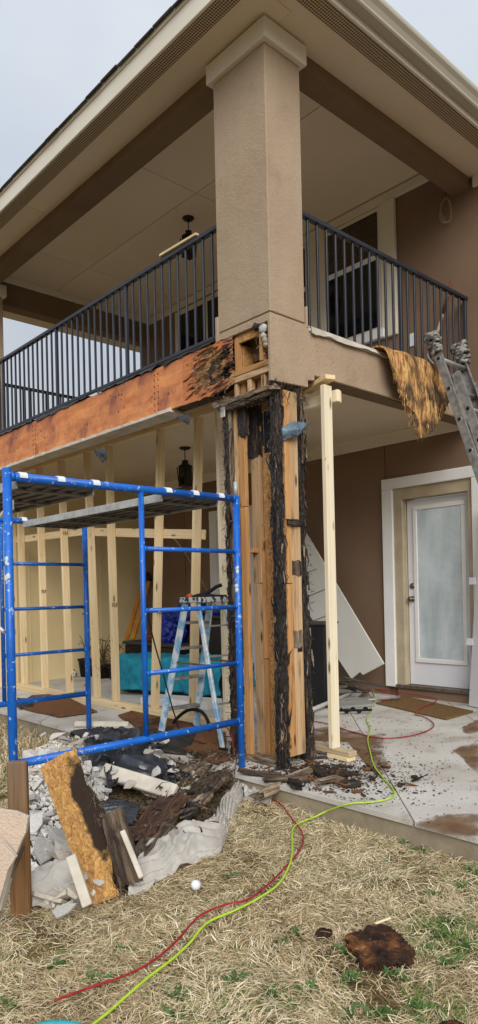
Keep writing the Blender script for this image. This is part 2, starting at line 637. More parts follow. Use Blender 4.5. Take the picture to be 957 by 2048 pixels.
def m_orange():
    t = NT('sheathing_orange', .7, 0, .3)
    v = t.co(jitter=False)
    g = t.co((1.2, 20, 9), jitter=False)
    c = t.mix(t.ramp(t.noise(g, 1.6, 6, .6, .5), [(.35, 0), (.7, 1)]), lin('#e59a60'), lin('#bd6f44'))
    c = t.mix(t.ramp(t.noise(v, 3.1, 7, .65), [(.44, 0), (.6, .85)]), c, lin('#b47250'))
    c = t.mix(t.ramp(t.noise(v, 3.4, 4), [(.56, 0), (.7, .75)]), c, lin('#7d4b45'))
    c = t.mix(t.ramp(t.noise(t.co((2, 2, 9), jitter=False), 2.6, 4), [(.62, 0), (.74, .5)]), c, lin('#d79a5c'))
    d = t.vor(v, 17.0)
    m = t.ramp(t.noise(v, 2.6, 3), [(.5, 0), (.64, 1)])
    dots = t.math('MULTIPLY', t.ramp(d, [(.17, 1), (.27, 0)]), m)
    c = t.mix(t.math('MULTIPLY', dots, .9), c, lin('#2e1316'))
    t.color(c)
    t.bump(t.noise(g, 3.0, 5), .35, .004)
    return t.m


ORANGE = m_orange()


def m_rotboard():
    t = NT('sheathing_rotten', .85, 0, .3)
    g = t.co((3.0, 16, 16), (0, .25, 0), jitter=False)
    c = t.ramp(t.noise(g, 1.7, 8, .65, 1.2), [(.28, lin('#120c0a')), (.42, lin('#4b2c20')), (.54, lin('#8a5638')), (.66, lin('#b0744a')), (.8, lin('#c79a5e'))])
    geo = t.n('ShaderNodeNewGeometry')
    t.color(c)
    t.bump(t.noise(g, 3.0, 6), .8, .012)
    return t.m


ROTBOARD = m_rotboard()


def m_blue():
    t = NT('scaffold_blue', .4, 0, .5)
    v = t.co()
    c = t.mix(t.ramp(t.noise(v, 5, 4), [(.35, 0), (.7, 1)]), lin('#0f66c8'), lin('#0a55ae'))
    c = t.mix(t.ramp(t.noise(t.co((1, 1, .35)), 38, 4), [(.6, 0), (.68, .5)]), c, lin('#2f7ad2'))
    c = t.mix(t.ramp(t.noise(v, 34, 5), [(.63, 0), (.66, .85)]), c, lin('#a8c3dc'))
    c = t.mix(t.ramp(t.noise(v, 15, 6, .65), [(.64, 0), (.68, .85)]), c, lin('#4b4038'))
    t.color(c)
    t.bump(t.noise(v, 40, 4), .2, .002)
    return t.m


BLUE = m_blue()
PAINTW = m_plain('paint_splash', '#c9d8de', '#b9cbd2', 20, .5, .1, 50)
ALU = m_plain('aluminium', '#b7b7b2', '#9c9c98', 14, .42, .25, 60, .002, metal=.55, spec=.5)
ALUDARK = m_plain('aluminium_weathered', '#a3a3a0', '#7c7b79', 18, .45, .25, 70, .002, metal=.5, spec=.5, lo=.4, hi=.66)
GALV = m_plain('galvanised', '#c4c4c0', '#a6a6a2', 20, .5, .2, 60, .002, metal=.3, spec=.4)
DECKD = m_plain('deck_underside', '#86817a', '#6f6a63', 5, .6, .15, 30, .002, metal=.3)
STEEL = m_plain('steel_rusty', '#6a5b4c', '#8a8076', 30, .55, .3, 80, .002, metal=.6)
BRASS = m_plain('knob_metal', '#8d8672', '#7a735f', 10, .3, .05, 30, .001, metal=.9, spec=.5)
BLACKP = m_plain('black_plastic', '#1b1b1d', '#101012', 3, .5, .1, 40, .002, spec=.4)
GREYBOX = m_plain('deck_box_grey', '#4a4744', '#3b3936', 3, .6, .1, 40, .002)
RUBBER = m_plain('rubber', '#161514', '#24211f', 12, .7, .2, 40, .002)


def m_film(name, c1, c2, rough=.35, spec=.5):
    t = NT(name, rough, 0, spec)
    v = t.co()
    t.color(t.mix(t.ramp(t.noise(v, 5, 5), [(.4, 0), (.7, 1)]), lin(c1), lin(c2)))
    t.bump(t.noise(t.co((1, 1, 1)), 11, 4, .55, 1.2), .35, .012)
    return t.m


FILM = m_film('plastic_film_black', '#1d1f23', '#3b3f47')
FILMD = m_film('film_dusty', '#3c3d40', '#26272a', .5, .4)
TARP = m_film('tarp_blue', '#1b34a0', '#10226e', .4, .5)
CLOTH = m_plain('dropcloth', '#bcb7ae', '#a49e95', 7, .95, .5, 90, .004)
RAG = m_plain('rag_grey', '#9d9a92', '#4d4b48', 20, .95, .6, 70, .006, lo=.42, hi=.6)
TURQ = m_plain('blanket_turquoise', '#2b94aa', '#1b6d86', 6, .95, .8, 40, .012)
CORDR = m_plain('cord_red', '#a8242f', '#7d1a22', 30, .5, .1, 60)
CORDG = m_plain('cord_green', '#b5d43a', '#9dbf30', 30, .5, .1, 60)
CORDB = m_plain('cord_black', '#1c1a1a', '#2b2626', 30, .6, .1, 60)
CORDW = m_plain('cord_pale', '#b39a70', '#9c855f', 30, .6, .1, 60)
TEAL = m_plain('hose_teal', '#1f9fa8', '#178a94', 30, .45, .1, 60)
COIR = m_plain('doormat_coir', '#86683f', '#624728', 60, .98, .9, 220, .01)
PANELW = m_plain('siding_white', '#dcdad2', '#d0cec6', 1.5, .6, .05, 40)
RUBM = m_plain('rubble_grey', '#dedad3', '#c4bfb7', 9, .95, .6, 60, .008, vary=.3)
RUBS = m_plain('rubble_stucco', '#d6ccbd', '#beb3a4', 7, .95, .6, 80, .006, vary=.2)
STUCPINK = m_stucco('stucco_broken', '#cfbba8', '#c4ae9b', 110, False)
LATH = m_plain('board_pale', '#cfc7b8', '#b3aa9b', 8, .9, .4, 60, .004)
TARPAPER = m_plain('tar_paper', '#2a2928', '#3b3937', 8, .8, .4, 60, .004)
BARK = m_plain('wood_mulch', '#4a382c', '#231a14', 25, .95, .8, 70, .01, vary=.5)
ORCHIP = m_plain('wood_chip_orange', '#8a5c38', '#5d3c24', 25, .9, .6, 70, .006, vary=.3)
WHITEP = m_plain('white_plastic', '#e6e8ea', '#d8dadd', 30, .35, .05, 40, .001, spec=.5)
TERRA = m_plain('planter_terracotta', '#8a4a34', '#733b29', 6, .8, .2, 60)
POT = m_plain('pot_dark', '#2a211d', '#1d1613', 6, .6, .1, 60)
YELLOWF = m_plain('fibreglass_orange', '#d08a24', '#b3711a', 8, .5, .1, 60)
TWIG = m_plain('dry_twig', '#7b6646', '#4f4029', 12, .9, .3, 60)
LEAF = m_plain('weed_green', '#5a7a42', '#40602c', 14, .7, .1, 60, vary=.3)


def m_mud():
    """thin mud dried on concrete, broken at its rim"""
    t = NT('mud_stain', .75, 0, .3)
    v = t.co(jitter=False)
    t.color(t.mix(t.ramp(t.noise(v, 5, 6), [(.4, 0), (.65, 1)]), lin('#87694c'), lin('#6a5039')))
    a = t.n('ShaderNodeAttribute', attribute_name='edge')
    f = t.math('ADD', a.outputs['Fac'], t.math('MULTIPLY', t.math('SUBTRACT', t.noise(v, 5, 9, .75), .5), 2.6))
    t.put(t.b, 'Alpha', t.ramp(f, [(.15, 0), (.5, .5), (.9, .9)]))
    return t.m


MUD = m_mud()
LABELB = m_plain('label_dark', '#20242c', '#15181e', 8, .6, .1, 40)
LABELT = m_plain('label_print', '#7d8796', '#6b7482', 8, .6, 0, 40)
PAPER = m_plain('paper_white', '#dcdad6', '#c9c7c3', 8, .8, .05, 40)
INK = m_plain('stamp_ink', '#4a3c2c', '#5a4a38', 8, .8, 0, 40)
HANDLE = m_plain('handle_red', '#6e4234', '#5c352a', 20, .6, .1, 40)
REDC = m_plain('clamp_orange', '#c05a2a', '#a3481f', 20, .5, .1, 40)
BLUEW = m_plain('ladder_paint', '#7fb0d4', '#d5dbdc', 9, .5, .3, 50, .002, metal=.15, spec=.4, lo=.42, hi=.56)
LSPLAT = m_plain('ladder_splatter', '#c9cdcd', '#3a3b3c', 24, .6, .3, 50, .002, lo=.5, hi=.56)


def m_membrane():
    """torn sheathing with strands running down the flap"""
    t = NT('membrane_torn', .9, 0, .2)
    g = t.co((34, 34, 3.0), (.15, 0, 0))
    f = t.noise(g, 1.6, 8, .68, .8)
    c = t.ramp(f, [(.26, lin('#2a2622')), (.37, lin('#5a4a3a')), (.45, lin('#9a6e44')), (.54, lin('#c99a5e')), (.66, lin('#d9b880')), (.8, lin('#8a7a62'))])
    big = t.noise(t.co((3.2, 3.2, 2)), 1.7, 5)
    c = t.mix(t.ramp(big, [(.5, 0), (.62, .85)]), c, t.ramp(f, [(.35, lin('#191817')), (.6, lin('#3d3a36')), (.8, lin('#8c7d68'))]))
    c = t.mix(t.ramp(t.noise(t.co((5, 5, 4)), 2.2, 3), [(.66, 0), (.74, .7)]), c, lin('#c4705c'))
    t.color(c)
    t.bump(t.noise(g, 3.0, 7), 1.0, .012)
    return t.m


MEMBR = m_membrane()
GLASSD = None


def m_glass_dark():
    t = NT('glass_dark', .06, 0, .6)
    t.color(lin('#14171a'))
    return t.m


def m_blinds():
    """white slat blinds behind glass"""
    t = NT('door_blinds', .12, 0, .6)
    w = t.n('ShaderNodeTexWave', wave_type='BANDS', bands_direction='Z')
    t.t.links.new(t.co(jitter=False), w.inputs['Vector'])
    w.inputs['Scale'].default_value = 26
    c = t.mix(t.ramp(w.outputs['Fac'], [(.1, 0), (.5, 1)]), lin('#aab6b9'), lin('#e4ecee'))
    c = t.mix(t.ramp(t.noise(t.co((2.4, 1, .9), jitter=False), 2.0, 3), [(.4, 0), (.65, .6)]), c, lin('#9caeb2'))
    t.color(c)
    return t.m


GLASSD = m_glass_dark()
BLINDS = m_blinds()


def m_vent():
    t = NT('soffit_vent', .8, 0, .2)
    v = t.co(jitter=False)
    d = t.vor(v, 48.0, rnd=0.0)
    c = t.mix(t.ramp(d, [(.36, 0), (.5, 1)]), lin('#4f4335'), lin('#c9b697'))
    t.color(c)
    return t.m


VENT = m_vent()


def m_concrete():
    t = NT('patio_concrete', .85, 0, .3)
    v = t.co(jitter=False)
    c = t.mix(t.ramp(t.noise(v, 1.4, 7), [(.35, 0), (.65, 1)]), lin('#d0ccc4'), lin('#b8b2a8'))
    c = t.mix(t.ramp(t.noise(v, 3.2, 6, .65), [(.56, 0), (.68, .5)]), c, lin('#8d7c66'))
    c = t.mix(t.ramp(t.vor(v, 34), [(.06, .85), (.13, 0)]), c, lin('#3a3029'))
    k = t.ramp(t.noise(v, 90, 3), [(.3, .85), (.7, 1.05)])
    t.color(t.mix(1.0, c, k, 'MULTIPLY'))
    t.bump(t.noise(v, 70, 5), .3, .004)
    return t.m


CONC = m_concrete()
CONCE = m_plain('slab_edge', '#a2957f', '#857862', 5, .95, .5, 50, .006)


def m_ground():
    t = NT('ground_soil', .98, 0, .1)
    v = t.co(jitter=False)
    c = t.mix(t.ramp(t.noise(v, 9, 7, .7), [(.35, 0), (.65, 1)]), lin('#57472f'), lin('#8a7650'))
    c = t.mix(t.ramp(t.noise(v, 1.8, 5), [(.58, 0), (.7, .6)]), c, lin('#4c5a2c'))
    c = t.mix(t.ramp(t.noise(v, 60, 4), [(.3, .8), (.5, 0)]), c, lin('#3b2e1e'))
    t.color(c)
    t.bump(t.noise(v, 45, 6), .8, .02)
    return t.m


GROUND = m_ground()


def m_straw():
    t = NT('straw', .75, 0, .25)
    a = t.n('ShaderNodeAttribute', attribute_name='rnd')
    c = t.ramp(a.outputs['Fac'], [(0, lin('#56432a')), (.2, lin('#927c55')), (.45, lin('#c6b088')), (.75, lin('#e6d6b2')), (.9, lin('#f1e6ca')),
                                  (.905, lin('#7b8a45')), (1, lin('#4d7030'))])
    t.color(c)
    return t.m


STRAW = m_straw()

# ================================================================= ground and patio
def mound(x, y):
    a = math.exp(-(((x + 4.0) / 1.15) ** 2 + ((y - 2.35) / .62) ** 2))
    b = math.exp(-(((x + 4.9) / 1.0) ** 2 + ((y - 3.05) / .45) ** 2))
    return .13 * a + .10 * b


def gz(x, y):
    return -.15 + .018 * noise.noise(Vector((x * 1.1, y * 1.1, .3))) + .008 * noise.noise(Vector((x * 5, y * 5, 1.7))) + mound(x, y)


def grid_axis(lo, hi, step, far):
    a = list(np.arange(lo, hi + 1e-6, step))
    return [-far, -60, -30, -18] + a + [hi + 3, hi + 10, 40, far]


gx = grid_axis(-10.0, 1.6, .08, 400)
gy = grid_axis(-1.5, 3.5, .08, 400)
GV = [(x, y, gz(x, y)) for x in gx for y in gy]
GF = []
for i in range(len(gx) - 1):
    for j in range(len(gy) - 1):
        a = i * len(gy) + j
        GF.append((a, a + len(gy), a + len(gy) + 1, a + 1))
ground_o = bpy.data.objects.new('ground', mesh_of('ground', GV, GF, GROUND, True))
link(ground_o)
setp(ground_o, kind='structure')

patio = bpy.data.objects.new('patio', None)
link(patio, None, Matrix.Translation((-5, 4.6, -.3)))
setp(patio, kind='structure')


def clip(poly, a, b, c):
    """keep the part of a 2-D polygon where a*x+b*y<=c"""
    out = []
    for i in range(len(poly)):
        p, q = poly[i], poly[(i + 1) % len(poly)]
        dp, dq = a * p[0] + b * p[1] - c, a * q[0] + b * q[1] - c
        if dp <= 0: out.append(p)
        if dp * dq < 0:
            t = dp / (dp - dq)
            out.append((p[0] + (q[0] - p[0]) * t, p[1] + (q[1] - p[1]) * t))
    return out


def sz(y):
    """the slab falls a little towards the lawn"""
    return .031 * (y - 3.31)


prism('slab_core', [(-9.62, 3.325, -.012), (-9.62, 6.56, .088), (-9.62, 6.56, -.3), (-9.62, 3.325, -.3)], (1, 0, 0), 11.8, CONCE, patio, .01)
rect = [(-9.62, 3.31), (2.2, 3.31), (2.2, 6.55), (-9.62, 6.55)]
r2 = math.sqrt(.5)
A0, SA = (-2.211 + 3.3) * r2, 1.06      # scored joints run on the diagonal
B0, SB = (3.383 + 4.599) * r2, 1.06
for i in range(-8, 8):
    for j in range(-6, 12):
        p = clip(rect, r2, r2, A0 + (i + 1) * SA - .004)
        if len(p) > 2: p = clip(p, -r2, -r2, -(A0 + i * SA + .004))
        if len(p) > 2: p = clip(p, -r2, r2, B0 + (j - 3) * SB + SB - .004)
        if len(p) > 2: p = clip(p, r2, -r2, -(B0 + (j - 3) * SB + .004))
        if len(p) < 3: continue
        ar = abs(sum(p[k][0] * p[(k + 1) % len(p)][1] - p[(k + 1) % len(p)][0] * p[k][1] for k in range(len(p)))) / 2
        if ar < .002: continue
        prism('slab_panel', [(x, y, sz(y) - .03) for x, y in p], (0, 0, 1), .03, CONC, patio)
for pts in ([(-4.201, 4.463, 0.039), (-4.157, 4.815, 0.05), (-3.887, 4.837, 0.05), (-3.672, 4.805, 0.049), (-3.592, 4.91, 0.053), (-3.288, 4.458, 0.039), (-3.002, 4.137, 0.029), (-2.964, 3.925, 0.022), (-3.387, 4.383, 0.036), (-3.723, 4.631, 0.044), (-3.951, 4.508, 0.04), (-4.015, 4.326, 0.034)],
            [(-2.184, 3.273, 0.002), (-2.169, 3.43, 0.007), (-2.0, 3.615, 0.012), (-1.863, 3.363, 0.005), (-1.969, 3.262, 0.002), (-2.074, 3.248, 0.001)],
            [(-2.838, 4.763, 0.048), (-2.842, 4.954, 0.054), (-2.792, 5.072, 0.058), (-2.438, 4.42, 0.037), (-2.549, 4.492, 0.04), (-2.685, 4.642, 0.044)],
            [(-3.185, 5.516, 0.071), (-3.226, 5.869, 0.082), (-3.011, 5.475, 0.07), (-3.063, 5.344, 0.066)]):
    cen = sum((Vector(p) for p in pts), Vector()) / len(pts)
    rim = catmull(list(pts) + [pts[0]], 6)[:-1]
    V = [tuple(cen.lerp(p, f)) for f in (.0, .45, .75, 1.0, 1.18) for p in rim]
    m = len(rim)
    F = [(r * m + q, r * m + (q + 1) % m, (r + 1) * m + (q + 1) % m, (r + 1) * m + q) for r in range(4) for q in range(m)]
    so = raw('mud_stain', V, F, MUD, patio)
    at = so.data.attributes.new('edge', 'FLOAT', 'POINT')
    at.data.foreach_set('value', np.repeat([1.0, .9, .7, .42, 0.0], m))

# ================================================================= house
house = thing('house', 'two storey tan stucco house with covered balcony, its corner column stripped to rotten framing', 'house', (-5, 6.5, 0))
YW = 6.55
# lower wall behind the patio, in tall panels
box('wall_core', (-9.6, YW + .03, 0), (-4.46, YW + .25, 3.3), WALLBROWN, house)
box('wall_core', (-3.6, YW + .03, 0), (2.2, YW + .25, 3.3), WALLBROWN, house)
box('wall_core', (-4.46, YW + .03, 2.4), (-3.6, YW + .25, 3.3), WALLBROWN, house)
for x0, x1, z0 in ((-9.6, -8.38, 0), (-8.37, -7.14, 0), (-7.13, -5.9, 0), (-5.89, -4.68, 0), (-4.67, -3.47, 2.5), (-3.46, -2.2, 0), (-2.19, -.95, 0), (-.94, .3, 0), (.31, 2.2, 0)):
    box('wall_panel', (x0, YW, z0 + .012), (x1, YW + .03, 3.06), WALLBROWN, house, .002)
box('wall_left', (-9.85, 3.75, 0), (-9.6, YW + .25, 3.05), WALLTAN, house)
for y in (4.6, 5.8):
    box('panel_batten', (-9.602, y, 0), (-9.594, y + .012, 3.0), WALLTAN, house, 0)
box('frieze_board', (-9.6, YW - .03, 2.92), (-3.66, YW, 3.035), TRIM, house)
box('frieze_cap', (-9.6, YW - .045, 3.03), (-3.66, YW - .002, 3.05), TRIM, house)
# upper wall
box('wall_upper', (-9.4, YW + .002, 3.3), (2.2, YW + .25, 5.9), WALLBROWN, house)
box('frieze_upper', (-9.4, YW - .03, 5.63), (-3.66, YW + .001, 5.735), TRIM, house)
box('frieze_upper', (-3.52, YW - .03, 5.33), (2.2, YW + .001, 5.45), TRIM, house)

# ---- lower ceiling and the balcony floor
for a, b in ((-9.6, -8.41), (-8.4, -5.965), (-5.955, -3.68)):
    box('ceiling_panel', (a, 3.76, 3.05), (b, YW + .002, 3.07), CEIL, house, .002)
box('balcony_floor', (-9.45, 3.74, 3.08), (-3.66, YW, 3.27), BEAMD, house)
box('balcony_deck', (-9.45, 3.62, 3.271), (-3.56, YW, 3.285), CONC, house)

# ---- front rim: orange sheathing left after the stucco came off
for a, b in ((-9.4, -7.262), (-7.258, -4.93), (-4.926, -4.56)):
    box('sheathing_panel', (a, 3.578, 2.868), (b, 3.596, 3.262), ORANGE, house, .002)
box('rim_joist', (-9.4, 3.60, 2.875), (-4.1, 3.74, 3.262), ROTB, house)
# rotten end of the sheathing: plies peeled back along the grain round a decayed hollow
nx_, nz_ = 170, 110
V, F, PLY = [], [], []
for i in range(nx_ + 1):
    x = -4.558 + (4.558 - 3.925) * i / nx_
    for j in range(nz_ + 1):
        z = 2.862 + .405 * j / nz_
        u = (x + 4.558) / .633
        w = (z - 2.862) / .405
        t_ = z - .22 * (x + 4.2) * (1 - w * .6)
        rag = .5 * nz((x * 5, 0, t_ * 26), 1.0, 2) + .3 * nz((x * 13, 0, t_ * 60), 1.0, 5) + .22 * nz((x * 9, 0, z * 9), 1.0, 7)
        hx, hz_ = (x + 4.17) / .21, (z - 3.09) / .15
        f = 1.25 - math.sqrt(hx * hx + hz_ * hz_) + rag
        f2 = (u - .52) * 1.6 - .15 + rag * 1.1
        f3 = max((u - .55) * 1.4 + (.42 - w) * .9, (u - .75) * 1.5) + rag * 1.2 - .15
        edge = (.13 - w) * 4 * max(0, u - .15) + rag
        ply = 0.0
        for g_ in (f2, f3, f * .9 + .1, f): ply += min(1.0, max(0.0, (g_ - .22) * 9))
        ply = max(ply, 4.0 * min(1, max(0, (edge - .2) * 5)))
        d = .0075 * ply + .016 * max(0.0, ply - 3) + .03 * max(0, min(1, (f - .5) * 2)) * (.6 + nz((x * 20, 0, z * 20), 1.0, 3))
        d += .006 * u * nz((x * 7, 0, t_ * 55), 1.0, 9) + .0035 * u * nz((x * 22, 0, t_ * 140), 1.0, 11)
        zz = z + (.035 * nz((x, 0, 0), 16, 2) * u if j == 0 else 0) - (.03 * abs(nz((x, 0, 0), 21, 5)) * u if j == nz_ else 0)
        V.append((x, 3.577 - .02 * max(0, u - .35) * (1 - ply * .1) + d, zz))
        PLY.append(ply / 4 + .12 * nz((x * 6, 0, t_ * 40), 1.0, 13))
for i in range(nx_):
    for j in range(nz_):
        a = i * (nz_ + 1) + j
        F.append((a, a + nz_ + 1, a + nz_ + 2, a + 1))


def m_rotend():
    t = NT('sheathing_rot_hollow', .85, 0, .25)
    a = t.n('ShaderNodeAttribute', attribute_name='ply')
    g = t.co((4, 14, 30), (0, .2, 0), jitter=False)
    f = t.noise(g, 2.0, 7, .65, .5)
    e = t.math('ADD', a.outputs['Fac'], t.math('MULTIPLY', t.math('SUBTRACT', f, .5), .35))
    c = t.ramp(e, [(0, lin('#c77f50')), (.14, lin('#b06a48')), (.25, lin('#a37866')), (.42, lin('#94624a')), (.55, lin('#c49a62')), (.66, lin('#6f4c34')), (.78, lin('#231a15')), (1, lin('#0d0b0a'))])
    k = t.ramp(f, [(.3, .55), (.62, 1.15)])
    t.color(t.mix(.8, c, t.mix(1.0, c, k, 'MULTIPLY')))
    t.bump(t.noise(g, 4.0, 6), .8, .008)
    return t.m


ro = raw('rotten_sheathing', V, F, m_rotend(), house)
ro.data.attributes.new('ply', 'FLOAT', 'POINT').data.foreach_set('value', PLY)


def gen_hole(r):
    return ((r.uniform(-4.42, -3.95), 3.572 + r.uniform(0, .02), r.uniform(2.88, 3.25)),
            (r.choice((-1, 1)) * r.uniform(.7, 1), -r.uniform(.05, .35), r.uniform(.05, .35)), r.uniform(.02, .09), r.uniform(.0008, .003))


slivers('wood_fibre', gen_hole, 300, ROTB, house, 3)
slivers('wood_fibre', gen_hole, 160, ROTG, house, 13)
for x in (-7.29, -7.23, -4.955, -4.90):
    for k in range(7):
        lathe_z = 2.90 + .052 * k
        o = bpy.data.objects.new('nail_head', box_mesh(.011, .004, .011, .001, RUBBER))
        link(o, house, Matrix.Translation((x + .006 * nz((x, k, 0), 3.0, 1), 3.5765, lathe_z)))
# torn membrane and flashing left under the railing
for x0, x1, s in ((-8.8, -7.3, 1), (-7.2, -6.1, 2), (-5.9, -4.9, 3), (-4.8, -4.13, 4)):
    n = 26
    V, F = [], []
    for i in range(n + 1):
        x = x0 + (x1 - x0) * i / n
        dr = .02 + .05 * max(0, nz((x, 0, 0), 3.5, s)) + .02 * nz((x, 0, 0), 19, s)
        V += [(x, 3.66, 3.292), (x, 3.575, 3.287 + .008 * nz((x, 1, 0), 9, s)), (x, 3.565 - .015 * nz((x, 2, 0), 7, s), 3.285 - max(.006, dr))]
    for i in range(n):
        for j in (0, 1):
            a = i * 3 + j
            F.append((a, a + 3, a + 4, a + 1))
    o = raw('torn_flashing', V, F, FILMD if s != 4 else TARPAPER, house)
    o.modifiers.new('thick', 'SOLIDIFY').thickness = .003
# ragged strip of stucco still hanging along the bottom of the rim
n = 120
V, F = [], []
for i in range(n + 1):
    x = -9.4 + (9.4 - 4.72) * i / n
    h = .018 + .012 * nz((x, 0, 0), 6, 3) + .008 * nz((x, 0, 0), 25, 5)
    t_ = .022 + .006 * nz((x, 4, 0), 14, 5)
    V += [(x, 3.578 - t_, 2.845), (x, 3.578 - t_, 2.852 + h), (x, 3.5775, 2.862 + h), (x, 3.74, 2.852), (x, 3.74, 2.842)]
for i in range(n):
    for j in range(5):
        a, b = i * 5 + j, i * 5 + (j + 1) % 5
        F.append((a, b, b + 5, a + 5))
F += [(0, 1, 2, 3, 4), tuple(n * 5 + k for k in (4, 3, 2, 1, 0))]
raw('stucco_lip', V, F, LATH, house)
sheet('hanging_wrap', [[(-5.982, 3.56, 2.746), (-5.89, 3.56, 2.716), (-5.834, 3.56, 2.717)], [(-5.912, 3.55, 2.675), (-5.802, 3.55, 2.662), (-5.729, 3.55, 2.674)], [(-5.787, 3.55, 2.573), (-5.714, 3.55, 2.609), (-5.694, 3.55, 2.654)]], FILMD, house, 12, 12, .02, 20, 3, .003)
sheet('hanging_wrap', [[(-4.637, 3.56, 2.776), (-4.542, 3.56, 2.778), (-4.422, 3.56, 2.77)], [(-4.57, 3.55, 2.749), (-4.49, 3.55, 2.741), (-4.437, 3.55, 2.747)], [(-4.479, 3.55, 2.681), (-4.452, 3.55, 2.692), (-4.438, 3.55, 2.722)]], FILM, house, 12, 12, .02, 20, 5, .003)
box('metal_strap', [(-4.07, 3.56, 2.658)][0], tuple(Vector([(-4.02, 3.56, 2.757)][0]) + Vector((0, .012, 0))), GALV, house)

# ---- right rim beam, stucco still on, with the L-shaped column foot
prism('stucco_beam', [(-3.52, 4.051, 2.95), (-3.52, YW, 2.95), (-3.52, YW, 3.275), (-3.52, 4.051, 3.275)], (-1, 0, 0), .17, STUCCO_LOW, house, .004)
box('beam_soffit', (-3.685, 4.06, 2.94), (-3.545, YW, 2.949), BEAMD, house)
box('deck_edge_board', (-3.60, 3.99, 3.276), (-3.508, 5.0, 3.30), LATH, house)
V, F = [], []
n = 40
for i in range(n + 1):
    y = 4.0 + 1.08 * i / n
    sag = .035 + .025 * nz((0, y, 0), 4, 2) + .01 * nz((0, y, 0), 17, 2)
    V += [(-3.56, y, 3.306), (-3.50, y, 3.306), (-3.495 + .012 * nz((0, y, 2), 8, 1), y, 3.30 - sag)]
for i in range(n):
    for j in (0, 1):
        a = i * 3 + j
        F.append((a, a + 3, a + 4, a + 1))
o = raw('peeling_flashing', V, F, LATH, house)
o.modifiers.new('thick', 'SOLIDIFY').thickness = .004
prism('stucco_foot', [(-3.52, 3.577, 2.825), (-3.52, 3.975, 2.845), (-3.52, 3.975, 2.90), (-3.52, 4.05, 2.91), (-3.52, 4.05, 3.32), (-3.52, 3.577, 3.32)], (-1, 0, 0), .028, STUCCO_LOW, house, .003)
box('stucco_strip', (-4.12, 3.577, 3.262), (-3.549, 3.60, 3.32), STUCCO_LOW, house, .003)
# upper corner column
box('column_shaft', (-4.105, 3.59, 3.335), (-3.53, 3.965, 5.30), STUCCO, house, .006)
box('column_reveal', (-4.09, 3.605, 3.315), (-3.545, 3.955, 3.345), BEAMD, house)
box('corner_flake', (-3.545, 3.965, 3.30), (-3.515, 3.985, 3.46), STUCCO_LOW, house)
box('corner_flake', (-4.125, 3.575, 3.265), (-4.095, 3.595, 3.46), STUCCO_LOW, house)
box('column_cap', (-4.145, 3.55, 5.285), (-3.485, 4.005, 5.435), TRIM, house, .006)
box('column_shaft', (-9.45, 3.59, 3.27), (-8.87, 3.965, 5.30), STUCCO, house, .006)
box('column_cap', (-9.49, 3.55, 5.285), (-8.83, 4.005, 5.435), TRIM, house, .006)

# ---- the exposed corner column
cy = 3.60
base_z = 0.0
# framing behind the missing stucco, top box
box('frame_side', (-4.10, 3.62, 2.83), (-4.085, 3.94, 3.27), OSB, house, 0)
box('frame_back', (-4.085, 3.93, 2.75), (-3.56, 3.945, 3.27), OSB, house, 0)
bar('header_panel', (-3.94, 3.612, 3.232), (-3.63, 3.612, 3.232), .07, .016, OSB, house, (0, 0, 1))
bar('cripple_stud', (-3.905, 3.615, 2.99), (-3.905, 3.615, 3.24), .035, .05, OLDW, house, (1, 0, 0))
bar('cripple_stud', (-3.635, 3.615, 3.0), (-3.635, 3.615, 3.22), .035, .05, OLDW, house, (1, 0, 0))
bar('blocking_panel', (-3.59, 3.67, 2.98), (-3.59, 3.67, 3.24), .07, .012, OLDT, house, (1, 0, 0))
bar('frame_side', (-3.885, 3.64, 3.09), (-3.885, 3.92, 3.09), .2, .012, OSB, house, (0, 0, 1))
bar('frame_bottom', (-3.76, 3.64, 2.994), (-3.76, 3.93, 2.994), .24, .01, OSB, house, (1, 0, 0))
bar('sill_plate', (-3.935, 3.63, 2.969), (-3.55, 3.63, 2.969), .09, .042, OLDW, house, (0, 1, 0))
bar('sill_plate', (-3.935, 3.632, 2.922), (-3.55, 3.632, 2.922), .09, .046, OLDT, house, (0, 1, 0))
for x, w, y, m in ((-3.925, .03, 3.62, OLDT), (-3.885, .05, 3.66, OLDW), (-3.775, .04, 3.62, OLDT), (-3.72, .08, 3.69, OLDW), (-3.625, .04, 3.62, OLDT), (-3.575, .045, 3.63, ROTB)):
    bar('cripple_stud', (x, y, 2.79), (x, y, 2.90), w, .05, m, house, (1, 0, 0))
# broken lumps of mortar at the top corner
for k, (px, pz, s) in enumerate(((-3.605, 3.225, .036), (-3.64, 3.25, .03), (-3.585, 3.13, .026), (-3.60, 3.17, .022), (-3.575, 3.095, .022), (-3.68, 3.262, .028))):
    blob('mortar_lump', (px, 3.59, pz), (s, .025, s * .9), (RUBM, TARPAPER, CONCE, RUBM, CONCE, TARPAPER)[k], house, 3, .4, 2.2, k, (0, .4 * k, 0))
slivers('wood_fibre', lambda r: ((r.uniform(-3.7, -3.555), 3.6, r.uniform(3.02, 3.28)), (r.uniform(-1, 1), -.4, r.uniform(-.8, .5)), r.uniform(.02, .05), r.uniform(.001, .004)), 60, ROTG, house, 8)
# rotten cross member
rough_bar('rotten_header', (-4.13, 3.60, 2.765), (-3.51, 3.595, 2.775), .1, .042, ROTG, house, (0, 1, 0), .014, 16, 50, 5, 2, .06)
rough_bar('rotten_header', (-4.09, 3.61, 2.722), (-3.52, 3.60, 2.732), .09, .036, ROTB, house, (0, 1, 0), .014, 16, 50, 5, 6, .05)
